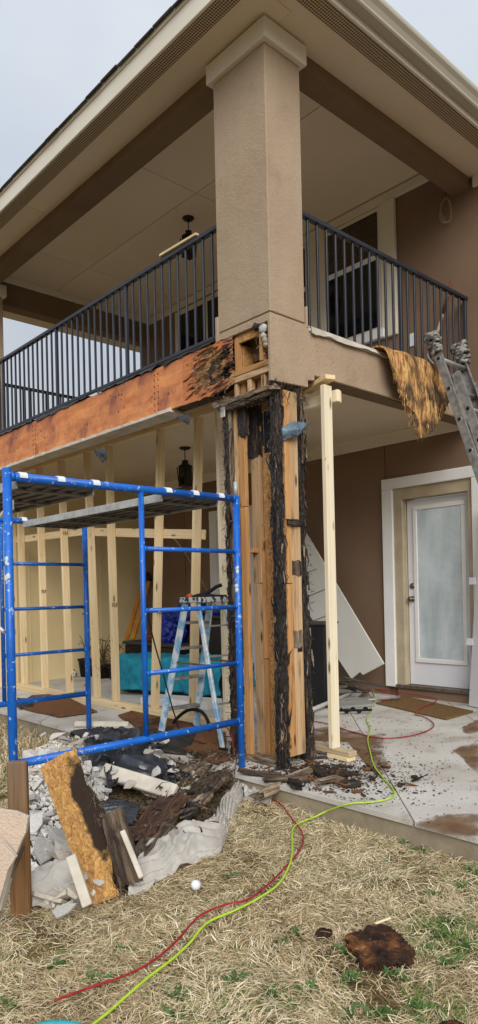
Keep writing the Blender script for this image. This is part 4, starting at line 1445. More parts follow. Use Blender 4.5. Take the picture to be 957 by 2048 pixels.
def plank(label, y0, y1):
    t = thing('scaffold_plank', label, 'plank', (-4.9, (y0 + y1) / 2, 1.93), 'aluminium scaffold planks')
    zt = 1.985
    xa, xb = -3.84, -5.97
    box('side_channel', (xa, y0, zt - .055), (xb, y0 + .012, zt), GALV, t, .002)
    box('side_channel', (xa, y1 - .012, zt - .055), (xb, y1, zt), GALV, t, .002)
    n = 5
    for i in range(n):
        a = y0 + .012 + (y1 - y0 - .024) * i / n
        b = y0 + .012 + (y1 - y0 - .024) * (i + 1) / n
        box('deck_rib', (xa, a + .004, zt - .03), (xb, b - .004, zt - .006), DECKD, t, .003)
        box('deck_flange', (xa, b - .012, zt - .042), (xb, b - .004, zt - .031), DECKD, t, .001)
    for x in np.linspace(xa - .1, xb + .1, 5):
        box('cross_member', (x - .02, y0 + .013, zt - .056), (x + .02, y1 - .013, zt - .043), DECKD, t, .002)
    for xh, s in ((-3.8, 1), (-6.0, -1)):
        for y in np.linspace(y0 + .02, y1 - .02, 3):
            c = [(xh + .031 * math.cos(a), y, 1.99 + .031 * math.sin(a)) for a in np.linspace(-.2 if s > 0 else math.pi + .2, math.pi if s > 0 else 0, 9)]
            V, F = [], []
            for p in c: V += [(p[0], p[1] - .024, p[2]), (p[0], p[1] + .024, p[2])]
            V += [(xh - s * .06, y - .024, 1.985), (xh - s * .06, y + .024, 1.985)]
            for q in range(len(c)): F.append((2 * q, 2 * q + 1, 2 * q + 3, 2 * q + 2))
            h = raw('plank_hook', V, F, WHITEP, t)
            h.modifiers.new('thick', 'SOLIDIFY').thickness = .007
    return t


plank('aluminium scaffold plank nearer the left edge of the picture', 1.77, 2.29)
plank('aluminium scaffold plank nearer the rotten column', 2.81, 3.32)
bl = bar('leaning_lath', (-4.62, 1.95, -.05), (-5.0, 1.62, .55), .05, .02, LATH, None, (1, 0, 0))
setp(bl, 'whitewashed lath leaning inside the scaffold at the left edge', 'board')

# ================================================================= temporary stud wall
sw = thing('shoring_wall', 'temporary shoring wall of new pale pine studs under the balcony', 'stud wall', (-6.9, 4.23, 0))
PY_ = 4.215
for a, b, z in ((-9.4, -6.62, .047), (-6.615, -4.58, .047), (-9.4, -7.4, .086), (-7.395, -4.7, .086)):
    bar('sole_plate', (a, PY_, z), (b, PY_, z), .089, .038, PINE, sw, (0, 1, 0))
bar('top_plate', (-9.4, PY_, 3.03), (-4.5, PY_, 3.03), .089, .038, PINE, sw, (0, 1, 0))
bar('top_plate', (-9.4, PY_, 2.99), (-4.5, PY_, 2.99), .089, .038, PINE, sw, (0, 1, 0))
for xb, xt in ((-4.80, -4.83), (-5.32, -5.13), (-5.955, -5.74), (-6.70, -6.735), (-7.105, -7.21), (-7.75, -7.84), (-8.40, -8.43), (-9.0, -9.02), (-9.3, -9.28)):
    bar('stud', (xb, PY_, .106), (xt, PY_, 2.97), .038, .089, PINE if xb != -4.80 else PINEP, sw, (1, 0, 0))
bar('brace', (-7.34, PY_ + .065, 2.06), (-5.16, PY_ + .065, 1.86), .095, .036, PINE, sw, (0, 0, 1))
bar('brace', (-9.3, PY_ + .066, 2.10), (-7.36, PY_ + .066, 2.07), .09, .036, PINE, sw, (0, 0, 1))


def stamp(x, y, z, parent):
    for k in range(3):
        for q in range(2):
            box('grade_stamp', (x, y + .012 + k * .024, z + q * .022), (x + .0015, y + .012 + k * .024 + (.017 if (k + q) % 2 else .009), z + q * .022 + .014), INK, parent, 0)


for x, z in ((-6.702, 1.17), (-5.85, 1.09), (-4.74, 2.0), (-8.40, 1.35), (-7.79, 2.06)):
    stamp(x + .0195, PY_ - .045, z, sw)

# ================================================================= shoring post on the right
sp = thing('shoring_post', 'single pale pine post propping the stucco beam right of the column', 'post', (-3.43, 4.08, 0))
bar('base_block', (-3.26, 4.07, .043), (-3.47, 4.085, .043), .09, .036, PINE, sp, (0, 1, 0))
bar('base_block', (-3.245, 4.07, .081), (-3.68, 4.09, .081), .09, .036, PINEG, sp, (0, 1, 0))
bar('upright', (-3.425, 4.075, .10), (-3.43, 4.075, 2.855), .04, .09, PINEP, sp, (1, 0, 0))
bar('top_block', (-3.37, 4.06, 2.905), (-3.70, 4.15, 2.885), .09, .036, PINE, sp, (0, 1, 0))
bar('header', (-3.38, 4.165, 2.785), (-4.35, 4.155, 2.785), .09, .04, PINEP, sp, (0, 0, 1))
bar('header', (-3.40, 4.205, 2.787), (-4.35, 4.195, 2.787), .09, .036, PINE, sp, (0, 0, 1))

# ================================================================= step ladder
st = thing('step_ladder', 'paint splattered blue and silver step ladder by the column', 'ladder', (-4.7, 3.85, 0))
TOPZ = 1.2
fA0, fA1 = Vector((-5.15, 3.70, .0)), Vector((-4.79, 3.74, TOPZ))
fC0, fC1 = Vector((-5.15, 4.11, .0)), Vector((-4.79, 4.02, TOPZ))
bA0, bA1 = Vector((-4.24, 3.66, .0)), Vector((-4.62, 3.74, TOPZ))
bC0, bC1 = Vector((-4.24, 4.10, .0)), Vector((-4.62, 4.02, TOPZ))
for a, b, m in ((fA0, fA1, BLUEW), (fC0, fC1, BLUEW)):
    bar('front_rail', a + (b - a) * .02, b, .07, .026, m, st, (1, 0, .2), .004)
for a, b in ((bA0, bA1), (bC0, bC1)):
    bar('rear_rail', a + (b - a) * .02, b, .045, .022, BLUEW, st, (1, 0, 0), .004)
for t_ in (.2, .43, .66, .85):
    a, b = fA0.lerp(fA1, t_), fC0.lerp(fC1, t_)
    bar('step', a + Vector((0, .014, 0)), b - Vector((0, .014, 0)), .085, .022, ALUDARK, st, (1, 0, 0))
for t_ in (.3, .62, .83):
    a, b = bA0.lerp(bA1, t_), bC0.lerp(bC1, t_)
    bar('rear_bar', a, b, .03, .014, ALU, st, (1, 0, 0))
for q in (0, 1):
    a = (fA0, fC0)[q].lerp((fA1, fC1)[q], .56); b = (bA0, bC0)[q].lerp((bA1, bC1)[q], .56)
    bar('spreader', a, b, .018, .004, STEEL, st, (0, 0, 1))
box('top_cap', (-4.85, 3.70, TOPZ - .002), (-4.55, 4.06, TOPZ + .045), LSPLAT, st, .006)
for p in (fA0, fC0, bA0, bC0):
    box('foot', p + Vector((-.04, -.018, 0)), p + Vector((.04, .018, .03)), RUBBER, st, .004)
gl = thing('clamp', 'black spring clamp with an orange tip lying on the step ladder top', 'clamp', (-4.7, 3.88, TOPZ + .05))
tube('jaw', [(-4.79, 3.80, TOPZ + .06), (-4.72, 3.86, TOPZ + .075), (-4.62, 3.95, TOPZ + .065), (-4.56, 4.02, TOPZ + .06)], .018, RUBBER, gl)
tube('handle', [(-4.75, 3.83, TOPZ + .075), (-4.68, 3.90, TOPZ + .10), (-4.63, 3.96, TOPZ + .15), (-4.60, 4.0, TOPZ + .165)], .016, RUBBER, gl)
blob('tip', (-4.80, 3.79, TOPZ + .072), (.03, .025, .025), REDC, gl, 3, .4, 3, 2)

ws = tube('rubber_hose', [(-5.411, 4.04, 0.017), (-5.377, 4.04, 0.079), (-5.186, 4.04, 0.192), (-5.006, 4.04, 0.212), (-4.9, 4.04, 0.151), (-4.861, 4.04, 0.042), (-4.894, 4.04, -0.091)], .016, RUBBER, None, 6, 10)
setp(ws, 'thick black hose arching between the step ladder legs', 'hose')

# ================================================================= things on the covered patio
def rounded_box(name, c, s, rz_, mat, parent=None, bev=.03):
    bm = bmesh.new()
    bmesh.ops.create_cube(bm, size=1)
    for v in bm.verts: v.co = Vector((v.co.x * s[0], v.co.y * s[1], v.co.z * s[2]))
    bmesh.ops.bevel(bm, geom=bm.edges[:], offset=bev, segments=3, affect='EDGES')
    return bm_obj(name, bm, mat, parent, Matrix.Translation(Vector(c)) @ Matrix.Rotation(rz_, 4, 'Z'), False)


db = thing('deck_box', 'dark grey storage box against the back wall behind the turquoise blanket', 'storage box', (-8.3, 6.1, 0))
rounded_box('body', (-8.3, 6.1, .235), (1.35, .58, .47), .0, BLACKP, db, .02)
rounded_box('lid', (-8.3, 6.1, .49), (1.4, .63, .05), .0, GREYBOX, db, .015)
# blanket draped over a low bench
M = Matrix.Translation((-6.83, 5.25, 0)) @ Matrix.Rotation(math.radians(12), 4, 'Z')
V, F = [], []
nu, nv = 90, 60
LB, DB, HB = 1.72, .62, .43
for i in range(nu + 1):
    u = i / nu
    for j in range(nv + 1):
        v = j / nv
        per = HB * 2 + DB
        hem = .06 + .035 * nz((u * 7, v * 2, 0), 1.0, 2)
        s = hem + v * (per - 2 * hem)
        if s < HB: y, z = -DB / 2 - .03 * (1 - s / HB), s
        elif s < HB + DB: y, z = -DB / 2 + (s - HB), HB
        else: y, z = DB / 2 + .03 * ((s - HB - DB) / HB), per - s
        e = min(abs(s - HB), abs(s - HB - DB))
        if e < .05: z -= (.05 - e) * .5; y *= 1 - (.05 - e) * .25
        x = (u - .5) * LB
        if u < .06 or u > .94:
            k = (.06 - min(u, 1 - u)) / .06
            z = z * (1 - .35 * k * (z > HB * .9))
        q = .013 * (abs(math.sin((x * 22 + z * 14 + y * 14))) + abs(math.sin(x * 22 - z * 14 - y * 14))) + .05 * nz((x, y, z), 4, 4)
        p = Vector((x + .02 * nz((x, y, z), 6, 8), y - (q if s < HB + .1 else 0) + .02 * math.sin(u * 24) * (s < HB) * (1 - s / HB), max(.015, z + (q if s > HB * .8 else 0))))
        V.append(M @ p)
for i in range(nu):
    for j in range(nv):
        a = i * (nv + 1) + j
        F.append((a, a + 1, a + nv + 2, a + nv + 1))
bk = raw('moving_blanket', V, F, TURQ, None, True)
bk.modifiers.new('thick', 'SOLIDIFY').thickness = .015
setp(bk, 'turquoise quilted moving blanket draped over a low bench behind the pine studs', 'blanket')
bn = rounded_box('bench', (-6.83, 5.25, .2), (1.6, .5, .38), math.radians(12), BLACKP, None, .01)
setp(bn, 'low dark bench wholly covered by the turquoise blanket', 'bench')
cb = thing('flat_carton', 'flat white printed carton on the patio floor below the turquoise blanket', 'carton', (-6.2, 4.75, 0))
bar('carton_body', (-6.62, 4.60, .045), (-5.75, 4.86, .045), .3, .085, PAPER, cb, (0, 1, 0))
for k in range(14):
    p = Vector((-6.45, 4.60, 0)).lerp(Vector((-6.0, 4.74, 0)), k / 14) + Vector((.0, -.098, .03 + .03 * (k % 2)))
    bar('print_stroke', p, p + Vector((.025, .0077, 0)), .012, .002, INK, cb, (0, 0, 1), 0)
tb = thing('tarp_bundle', 'crumpled royal blue tarpaulin bundle on the dark storage box', 'tarpaulin', (-7.95, 6.05, .52))
blob('bundle', (-7.98, 5.98, .72), (.24, .2, .26), TARP, tb, 5, .4, 2.8, 3, (.1, .3, .2), .7, -.22)
blob('bundle', (-7.72, 6.08, .93), (.26, .18, .14), TARP, tb, 5, .45, 3, 7, (.2, -.3, .5), .7)
cr = thing('planter_box', 'red brown ribbed planter standing on the dark storage box', 'planter', (-8.45, 6.05, .52))
for k in range(4):
    rounded_box('rib', (-8.45, 6.02, .545 + k * .045), (.30 + .006 * k, .22, .04), 0, TERRA, cr, .008)
cab = thing('dark_cabinet', 'tall black cabinet standing behind the blue tarpaulin', 'cabinet', (-7.25, 6.2, 0))
box('body', (-7.6, 6.0, .02), (-6.95, 6.45, .86), BLACKP, cab, .01)
box('top', (-7.62, 5.98, .861), (-6.93, 6.46, .90), GREYBOX, cab, .008)
for k in range(5):
    blob('wrapped_goods', (-7.5 + k * .12, 6.15, .95), (.08, .09, .07), (TARP, FILM, RAG, TARP, FILMD)[k], cab, 3, .5, 3, k)
# orange fibreglass ladder section leaning in the corner
yl_ = thing('fibreglass_ladder', 'short orange fibreglass ladder with black feet up, leaning in the patio corner', 'ladder', (-9.1, 6.2, .5))
a0, a1 = Vector((-9.16, 5.98, .52)), Vector((-9.32, 6.42, 1.42))
d_ = Vector((.075, .06, .0))
bar('rail', a0, a1, .06, .03, YELLOWF, yl_, d_)
bar('rail', a0 + d_, a1 + d_, .06, .03, YELLOWF, yl_, d_)
for k in range(5):
    p = a0.lerp(a1, .1 + k * .2)
    rod('rung', p, p + d_, .012, ALU, yl_, 8)
for q in (Vector((0, 0, 0)), d_):
    blob('foot', a1 + q + Vector((0, 0, .07)), (.05, .035, .09), RUBBER, yl_, 3, .15, 2, 1, (.3, 0, 0))


def plant(label, x, y, r, h, n, seed):
    t = thing('potted_plant', label, 'potted plant', (x, y, 0))
    lathe('pot', [(0, r * .75), (h * .9, r), (h * .9, r * 1.12), (h, r * 1.12), (h, r * .95), (h * .9, r * .9)], Matrix.Translation((x, y, .002)), POT, t)
    rnd = random.Random(seed)
    for k in range(n):
        a, s = rnd.uniform(0, 6.28), rnd.uniform(.1, .34)
        ln = rnd.uniform(.2, .5)
        tube('stem', [(x, y, h * .9), (x + .4 * s * math.cos(a), y + .4 * s * math.sin(a), h + ln * .6), (x + s * math.cos(a), y + s * math.sin(a), h + ln * rnd.uniform(.5, 1))], .004, TWIG, t, 4, 5)
    return t


plant('dark plastic pot with tall bare twigs beside the toy ball', -9.40, 5.40, .12, .27, 11, 1)
for pl in (plant('dark pot of drooping dead stalks with a white plant tag', -9.0, 5.45, .13, .2, 26, 4),):
    box('plant_tag', (-9.08, 5.30, .36), (-8.9, 5.31, .43), PAPER, pl, .002)
    slivers('dead_stalk', lambda r: ((-9.0 + r.uniform(-.12, .12), 5.45 + r.uniform(-.12, .12), .24), (r.uniform(-1, 1), r.uniform(-1, 1), r.uniform(-.8, .6)), r.uniform(.1, .25), .004), 90, TWIG, pl, 3)
plant('small dark pot of withered stalks tucked behind the pine stud', -8.75, 5.5, .11, .18, 14, 9)
bc = Vector((-9.50, 5.22, .062))
ball = thing('toy_football', 'small white toy football with black patches at the foot of the tan wall', 'ball', (bc.x, bc.y, 0))
bm = bmesh.new(); bmesh.ops.create_icosphere(bm, subdivisions=4, radius=.06)
bm_obj('shell', bm, WHITEP, ball, Matrix.Translation(bc), True)
for v in [Vector(p).normalized() for p in ((1, -.6, .1), (.2, -1, .5), (.5, .2, 1), (1, .6, -.2), (.1, -1, -.7), (-1, -.4, .4))]:
    lathe('patch', [(0, .022), (.002, .021), (.003, .012)], Matrix.Translation(bc + v * .0575) @ v.to_track_quat('Z', 'Y').to_matrix().to_4x4(), RUBBER, ball, 5)

# ---- right side of the patio
wp = thing('siding_panel', 'long white siding panel leaning askew against the brown wall', 'panel', (-4.8, 6.3, .25))
pw = [(-4.554, 6.28, 0.477), (-4.843, 6.28, 0.335), (-4.884, 6.28, 0.366), (-5.008, 6.28, 0.277), (-6.107, 6.28, 1.566), (-5.829, 6.28, 2.232), (-5.717, 6.28, 2.087)]
prism('panel', pw, (0, 1, -.05), .02, PANELW, wp, .002)
for s in (([(-5.664, 6.275, 1.512), (-5.487, 6.275, 1.554)]), ([(-5.657, 6.275, 1.221), (-5.354, 6.275, 1.313)]), ([(-5.65, 6.275, 0.906), (-5.286, 6.275, 1.018)])):
    bar('lap_line', s[0], s[1], .006, .003, GREYBOX, wp, (0, 0, 1), 0)
bb = thing('black_case', 'tall black equipment case right of the rotten column', 'case', (-5.05, 5.45, 0))
rounded_box('body', (-4.98, 5.66, .43), (.36, .34, .86), .25, BLACKP, bb, .015)
rounded_box('lid', (-4.98, 5.66, .875), (.38, .36, .03), .25, GREYBOX, bb, .008)
rnd = random.Random(5)
for k in range(12):
    a = rnd.uniform(0, 3.14)
    c = Vector((-4.95 + rnd.uniform(-.25, .35), 6.0 + rnd.uniform(-.2, .25), .04 + .03 * k * .5))
    L = rnd.uniform(.2, .5)
    d = Vector((math.cos(a), math.sin(a), rnd.uniform(-.2, .25)))
    o = bar('scrap_piece', c - d * L / 2, c + d * L / 2, rnd.uniform(.03, .07), rnd.uniform(.01, .03), rnd.choice((ROTB, TARPAPER, GREYBOX, STEEL, ROTR)), None)
    setp(o, 'dark scrap strip lying in the jumble under the lower end of the leaning white panel', 'scrap', 'scraps heaped below the white panel')
o = rod('grey_pipe', [(-4.657, 5.047, 0.084)][0], [(-4.749, 5.924, 0.171)][0], .022, GALV, None)
setp(o, 'grey plastic pipe lying at the foot of the black case', 'pipe')
o = bar('grey_board', [(-4.749, 5.549, 0.099)][0], [(-4.478, 5.932, 0.111)][0], .28, .04, m_plain('grey_board', '#8c8a86', '#77756f', 3, .7, .1), None, (1, 1, 0), .015)
setp(o, 'flat grey lid lying below the leaning white panel', 'lid')
au = thing('earth_auger', 'short black spiral auger lying on the concrete by the doormat', 'auger', (-4.55, 5.85, 0))
a, b = Vector([(-4.416, 5.362, 0.104)][0]), Vector([(-4.206, 5.536, 0.109)][0])
rod('shaft', a - (b - a) * .1, b + (b - a) * .12, .013, RUBBER, au, 10)
V, F = [], []
ax = (b - a).normalized(); s_ = Vector((0, 0, 1)); q_ = ax.cross(s_)
for k in range(49):
    th = k / 48 * 2.2 * 2 * math.pi
    c = a.lerp(b, k / 48)
    r_ = math.cos(th) * s_ + math.sin(th) * q_
    V += [c + r_ * .012, c + r_ * .033]
    if k: F.append((2 * k - 2, 2 * k - 1, 2 * k + 1, 2 * k))
f_ = raw('flight', V, F, RUBBER, au)
f_.modifiers.new('thick', 'SOLIDIFY').thickness = .005
o = rod('metal_conduit', [(-4.672, 5.742, 0.125)][0], [(-4.329, 6.242, 0.131)][0], .012, ALUDARK, None)
setp(o, 'thin metal conduit lying from the scrap heap to the door step', 'conduit')
mt = [(-4.46, 5.994, 0.084), (-4.461, 6.489, 0.1), (-3.429, 6.157, 0.089), (-3.449, 5.696, 0.075)]
dm = prism('doormat', [tuple(Vector(p)) for p in mt], (0, 0, 1), .018, COIR, None, .006)
setp(dm, 'brown coir doormat in front of the white door', 'doormat')
ww = thing('storm_door', 'white storm door panel standing at the right edge beside the patio door', 'door', (-3.4, 6.4, 0))
prism('panel', [(-3.62, 6.40, .01), (-3.12, 6.20, .01), (-2.98, 6.22, 2.0), (-3.47, 6.43, 2.0)], (.37, .93, 0), .035, DOORW, ww, .004)
for z in (.62, 1.23):
    x = -3.62 + .15 * z / 2
    box('clip', (x - .05, 6.385, z), (x + .02, 6.40, z + .07), WHITEP, ww)

# everything standing on the patio follows the fall of the slab
for o_, y_ in ((db, 6.0), (bk, 5.25), (bn, 5.25), (cb, 4.75), (tb, 6.0), (cr, 6.0), (cab, 6.2), (yl_, 6.0), (ball, 5.2), (bb, 5.66), (ww, 6.3), (st, 3.9)):
    o_.location.z += sz(y_)
for o_ in [q for q in COL.objects if q.name.startswith(('potted_plant', 'scrap_piece'))]:
    o_.location.z += sz(o_.location.y)

# ================================================================= cords
def on_ground(pts, dz=.012):
    return [(p[0], p[1], (gz(p[0], p[1]) if p[1] < 3.30 else 0.0) + dz) for p in pts]


g1 = [(-5.626, 7.531, 0.143), (-5.076, 6.779, 0.12), (-4.576, 6.124, 0.099), (-4.276, 5.661, 0.085), (-4.019, 5.257, 0.072), (-3.766, 4.973, 0.064), (-3.559, 4.662, 0.054), (-3.328, 4.382, 0.045), (-3.049, 4.058, 0.035), (-2.845, 3.872, 0.029), (-2.669, 3.727, 0.025), (-2.556, 3.608, 0.021), (-2.532, 3.502, 0.018), (-2.57, 3.398, 0.015), (-2.635, 3.321, 0.012)] + [(-2.697, 3.292, -0.006), (-2.784, 3.292, -0.046), (-2.857, 3.292, -0.084)] + \
    [(p[0], p[1], gz(p[0], p[1]) + .04) for p in [(-2.876, 3.209, -0.1), (-2.869, 3.074, -0.1), (-2.809, 2.949, -0.1), (-2.647, 2.772, -0.1), (-2.483, 2.586, -0.1), (-2.352, 2.37, -0.1), (-2.303, 2.189, -0.1), (-2.284, 2.018, -0.1), (-2.297, 1.9, -0.1), (-2.281, 1.828, -0.1), (-2.224, 1.719, -0.1), (-2.175, 1.594, -0.1), (-2.137, 1.462, -0.1), (-2.097, 1.338, -0.1), (-2.062, 1.235, -0.1), (-2.031, 1.131, -0.1)]]
setp(tube('power_cable', g1, .005, CORDG, None, 6, 8), 'bright green extension cord snaking from the patio across the dry grass', 'cord')
g2 = [(-5.488, 4.117, 0.045), (-5.808, 4.405, 0.054), (-5.622, 4.378, 0.053), (-5.227, 4.19, 0.047), (-5.016, 4.232, 0.049)] + [(-4.041, 3.5, 0.271), (-3.962, 3.5, 0.228), (-3.932, 3.5, 0.103), (-3.948, 3.5, -0.052), (-3.928, 3.5, -0.132)] + \
    [(p[0], p[1], gz(p[0], p[1]) + .038) for p in [(-3.674, 3.417, -0.14), (-3.483, 3.332, -0.14), (-3.198, 3.239, -0.14), (-2.955, 3.094, -0.14), (-2.722, 2.939, -0.14), (-2.577, 2.764, -0.14), (-2.464, 2.539, -0.14), (-2.392, 2.359, -0.14), (-2.326, 2.147, -0.14), (-2.351, 2.032, -0.14), (-2.368, 1.916, -0.14), (-2.34, 1.824, -0.14), (-2.267, 1.675, -0.14), (-2.215, 1.516, -0.14), (-2.215, 1.382, -0.14), (-2.231, 1.265, -0.14), (-2.238, 1.131, -0.14)]]
setp(tube('power_cable', g2, .0044, CORDR, None, 6, 8), 'red extension cord running from the step ladder down over the dry grass', 'cord')
g3 = [(-4.727, 4.815, 0.059), (-4.408, 4.928, 0.062), (-4.142, 4.903, 0.061), (-3.862, 4.806, 0.058), (-3.501, 4.749, 0.057), (-3.345, 4.953, 0.063), (-3.34, 5.233, 0.072), (-3.433, 5.462, 0.079), (-3.661, 5.674, 0.085), (-3.806, 5.744, 0.087), (-3.889, 5.986, 0.095), (-3.929, 6.278, 0.104), (-4.071, 6.525, 0.112), (-4.427, 6.975, 0.126), (-4.627, 7.27, 0.135), (-4.828, 7.281, 0.135), (-4.743, 6.943, 0.125), (-4.458, 6.38, 0.107), (-4.414, 6.09, 0.098), (-4.593, 6.112, 0.099), (-4.905, 6.435, 0.109)]
setp(tube('power_cable', [(p[0], min(p[1], 6.48), p[2] + (.018 if p[1] > 5.85 else 0)) for p in g3], .0048, CORDR, None, 6, 8), 'dark red extension cord looping over the concrete in front of the door', 'cord')
g4 = [(-3.84, 2.63, 1.65), (-4.0, 2.75, 1.45), (-4.2, 2.95, 1.05), (-4.45, 3.25, .62), (-4.6, 3.45, .3), (-4.62, 3.55, .12), (-4.5, 3.7, .03), (-4.4, 3.75, .02)]
setp(tube('power_cable', g4, .006, CORDB, None, 6, 8), 'black cord hanging from the scaffold rungs down past the step ladder', 'cord')
setp(tube('string_line', [(-6.0, 4.30, 2.1), (-5.9, 4.6, 1.75), (-6.3, 5.4, 1.1)], .004, CORDW, None, 5, 6), 'thin pale string slanting down behind the pine studs', 'string')
g5 = [(p[0], p[1], gz(p[0], p[1]) + .035) for p in [(-2.156, 0.965, -0.14), (-2.156, 1.035, -0.14), (-2.124, 1.09, -0.14), (-2.072, 1.135, -0.14), (-1.994, 1.164, -0.14), (-1.887, 1.171, -0.14)]]
setp(tube('garden_hose', g5, .009, TEAL, None, 8, 10), 'teal garden hose curving at the bottom left corner on the grass', 'hose')

# ================================================================= dirty sheets on the slab edge
for lab, pts, z in (('stained brown board lying on the slab edge, far left behind the scaffold', [(-7.833, 3.526, 0.019), (-8.324, 4.002, 0.033), (-8.15, 4.287, 0.042), (-6.639, 3.915, 0.031), (-6.736, 3.526, 0.019), (-7.242, 3.501, 0.018)], .012),
                    ('stained brown board lying under the step ladder beside the column', [(-6.254, 3.949, 0.028), (-6.323, 4.157, 0.034), (-5.915, 4.309, 0.039), (-4.686, 4.08, 0.032), (-4.001, 3.508, 0.014), (-3.961, 3.362, 0.01), (-4.244, 3.394, 0.011), (-4.952, 3.602, 0.017), (-5.446, 3.675, 0.019)], .008)):
    P = pts
    K = []
    for a in range(len(P)):
        p, q = Vector(P[a]), Vector(P[(a + 1) % len(P)])
        for s in range(4):
            e = p.lerp(q, s / 4)
            K.append((e.x + .03 * nz(e, 6, 2), e.y + .03 * nz(e, 6, 7), z + sz(e.y)))
    setp(prism('stained_board', K, (0, 0, 1), .012, OSBDIRT, None), lab, 'board')
setp(sheet('tar_paper_scrap', [[(-8.383, 3.822, 0.03), (-8.123, 3.878, 0.03)], [(-7.905, 3.609, 0.06), (-7.544, 3.625, 0.06)], [(-7.578, 3.47, 0.03), (-7.526, 3.603, 0.03)]], TARPAPER, None, 10, 10, .03, 9, 4), 'scrap of black tar paper on the stained board at far left', 'tar paper')

# ================================================================= rubble heap
def chunk_mesh(seed, mat, flat):
    r = random.Random(seed)
    bm = bmesh.new()
    n = r.randint(5, 7)
    if flat:
        top, bot = [], []
        for k in range(n):
            a = 2 * math.pi * (k + r.uniform(-.3, .3)) / n
            q = r.uniform(.6, 1.0)
            top.append(bm.verts.new((q * math.cos(a), q * math.sin(a) * .75, .16 + r.uniform(-.03, .03))))
            bot.append(bm.verts.new((q * math.cos(a) * .95, q * math.sin(a) * .72, -.16 + r.uniform(-.03, .03))))
    else:
        for k in range(12):
            v = Vector((r.uniform(-1, 1), r.uniform(-.8, .8), r.uniform(-.6, .6)))
            bm.verts.new(v)
    h = bmesh.ops.convex_hull(bm, input=bm.verts[:])
    bmesh.ops.delete(bm, geom=[g for g in h['geom_interior'] if isinstance(g, bmesh.types.BMVert)], context='VERTS')
    bmesh.ops.bevel(bm, geom=bm.edges[:], offset=.035, segments=1, affect='EDGES')
    bmesh.ops.recalc_face_normals(bm, faces=bm.faces[:])
    me = bpy.data.meshes.new('chunk')
    bm.to_mesh(me); bm.free()
    me.materials.append(mat)
    return me


CH = [chunk_mesh(k, RUBM if k % 5 else RUBS, k % 3 != 0) for k in range(22)]
rnd = random.Random(21)


def in_poly(x, y, P):
    c = False
    for i in range(len(P)):
        a, b = P[i], P[i - 1]
        if (a[1] > y) != (b[1] > y) and x < (b[0] - a[0]) * (y - a[1]) / (b[1] - a[1]) + a[0]: c = not c
    return c


PILE = [(p[0], p[1]) for p in [(-3.053, 1.419, -0.08), (-4.061, 1.914, -0.08), (-4.999, 2.284, -0.08), (-5.853, 2.845, -0.08), (-6.272, 3.344, -0.08), (-6.18, 3.686, -0.08), (-5.627, 3.913, -0.08), (-4.689, 3.405, -0.08), (-4.271, 2.961, -0.08), (-4.069, 2.472, -0.08), (-3.246, 2.012, -0.08), (-2.812, 1.658, -0.08), (-2.897, 1.501, -0.08)]]
n_ = 0
while n_ < 246:
    x, y = rnd.uniform(-6.3, -2.8), rnd.uniform(1.2, 3.45)
    if not in_poly(x, y, PILE): continue
    dist = math.hypot(x, y)
    if rnd.random() > (3.0 / dist) ** 2.4: continue
    s = rnd.choice((.03, .04, .045, .05, .06, .07, .085, .1)) * (.8 + .05 * dist)
    me = CH[rnd.randrange(len(CH))]
    o = bpy.data.objects.new('rubble_chunk', me)
    M = Matrix.Translation((x, y, gz(x, y) + s * rnd.uniform(.1, .7) + rnd.uniform(.0, .07))) @ Euler((rnd.gauss(0, .35), rnd.gauss(0, .35), rnd.uniform(0, 6.28))).to_matrix().to_4x4() @ Matrix.Diagonal((s, s * rnd.uniform(.7, 1.1), s * rnd.uniform(.5, 1), 1))
    link(o, None, M)
    setp(o, 'grey broken stucco fragment lying loose in the rubble heap inside the scaffold', 'rubble', 'broken stucco in the heap under the scaffold')
    n_ += 1
TOP = [(p[0], p[1]) for p in [(-5.53, 3.043, -0.02), (-5.446, 3.509, -0.02), (-4.928, 3.582, -0.02), (-3.953, 2.954, -0.02), (-3.584, 2.655, -0.02), (-3.848, 2.319, -0.02), (-4.216, 2.369, -0.02)]]
while n_ < 296:
    x, y = rnd.uniform(-6.0, -3.2), rnd.uniform(2.0, 3.5)
    if not in_poly(x, y, TOP): continue
    s = rnd.choice((.03, .035, .04, .05, .06))
    o = bpy.data.objects.new('rubble_chunk', CH[rnd.randrange(len(CH))])
    link(o, None, Matrix.Translation((x, y, gz(x, y) + rnd.uniform(.09, .17))) @ Euler((rnd.gauss(0, .35), rnd.gauss(0, .35), rnd.uniform(0, 6.28))).to_matrix().to_4x4() @ Matrix.Diagonal((s, s * rnd.uniform(.7, 1.1), s * rnd.uniform(.5, 1), 1)))
    setp(o, 'grey broken stucco fragment lying loose in the rubble heap inside the scaffold', 'rubble', 'broken stucco in the heap under the scaffold')
    n_ += 1
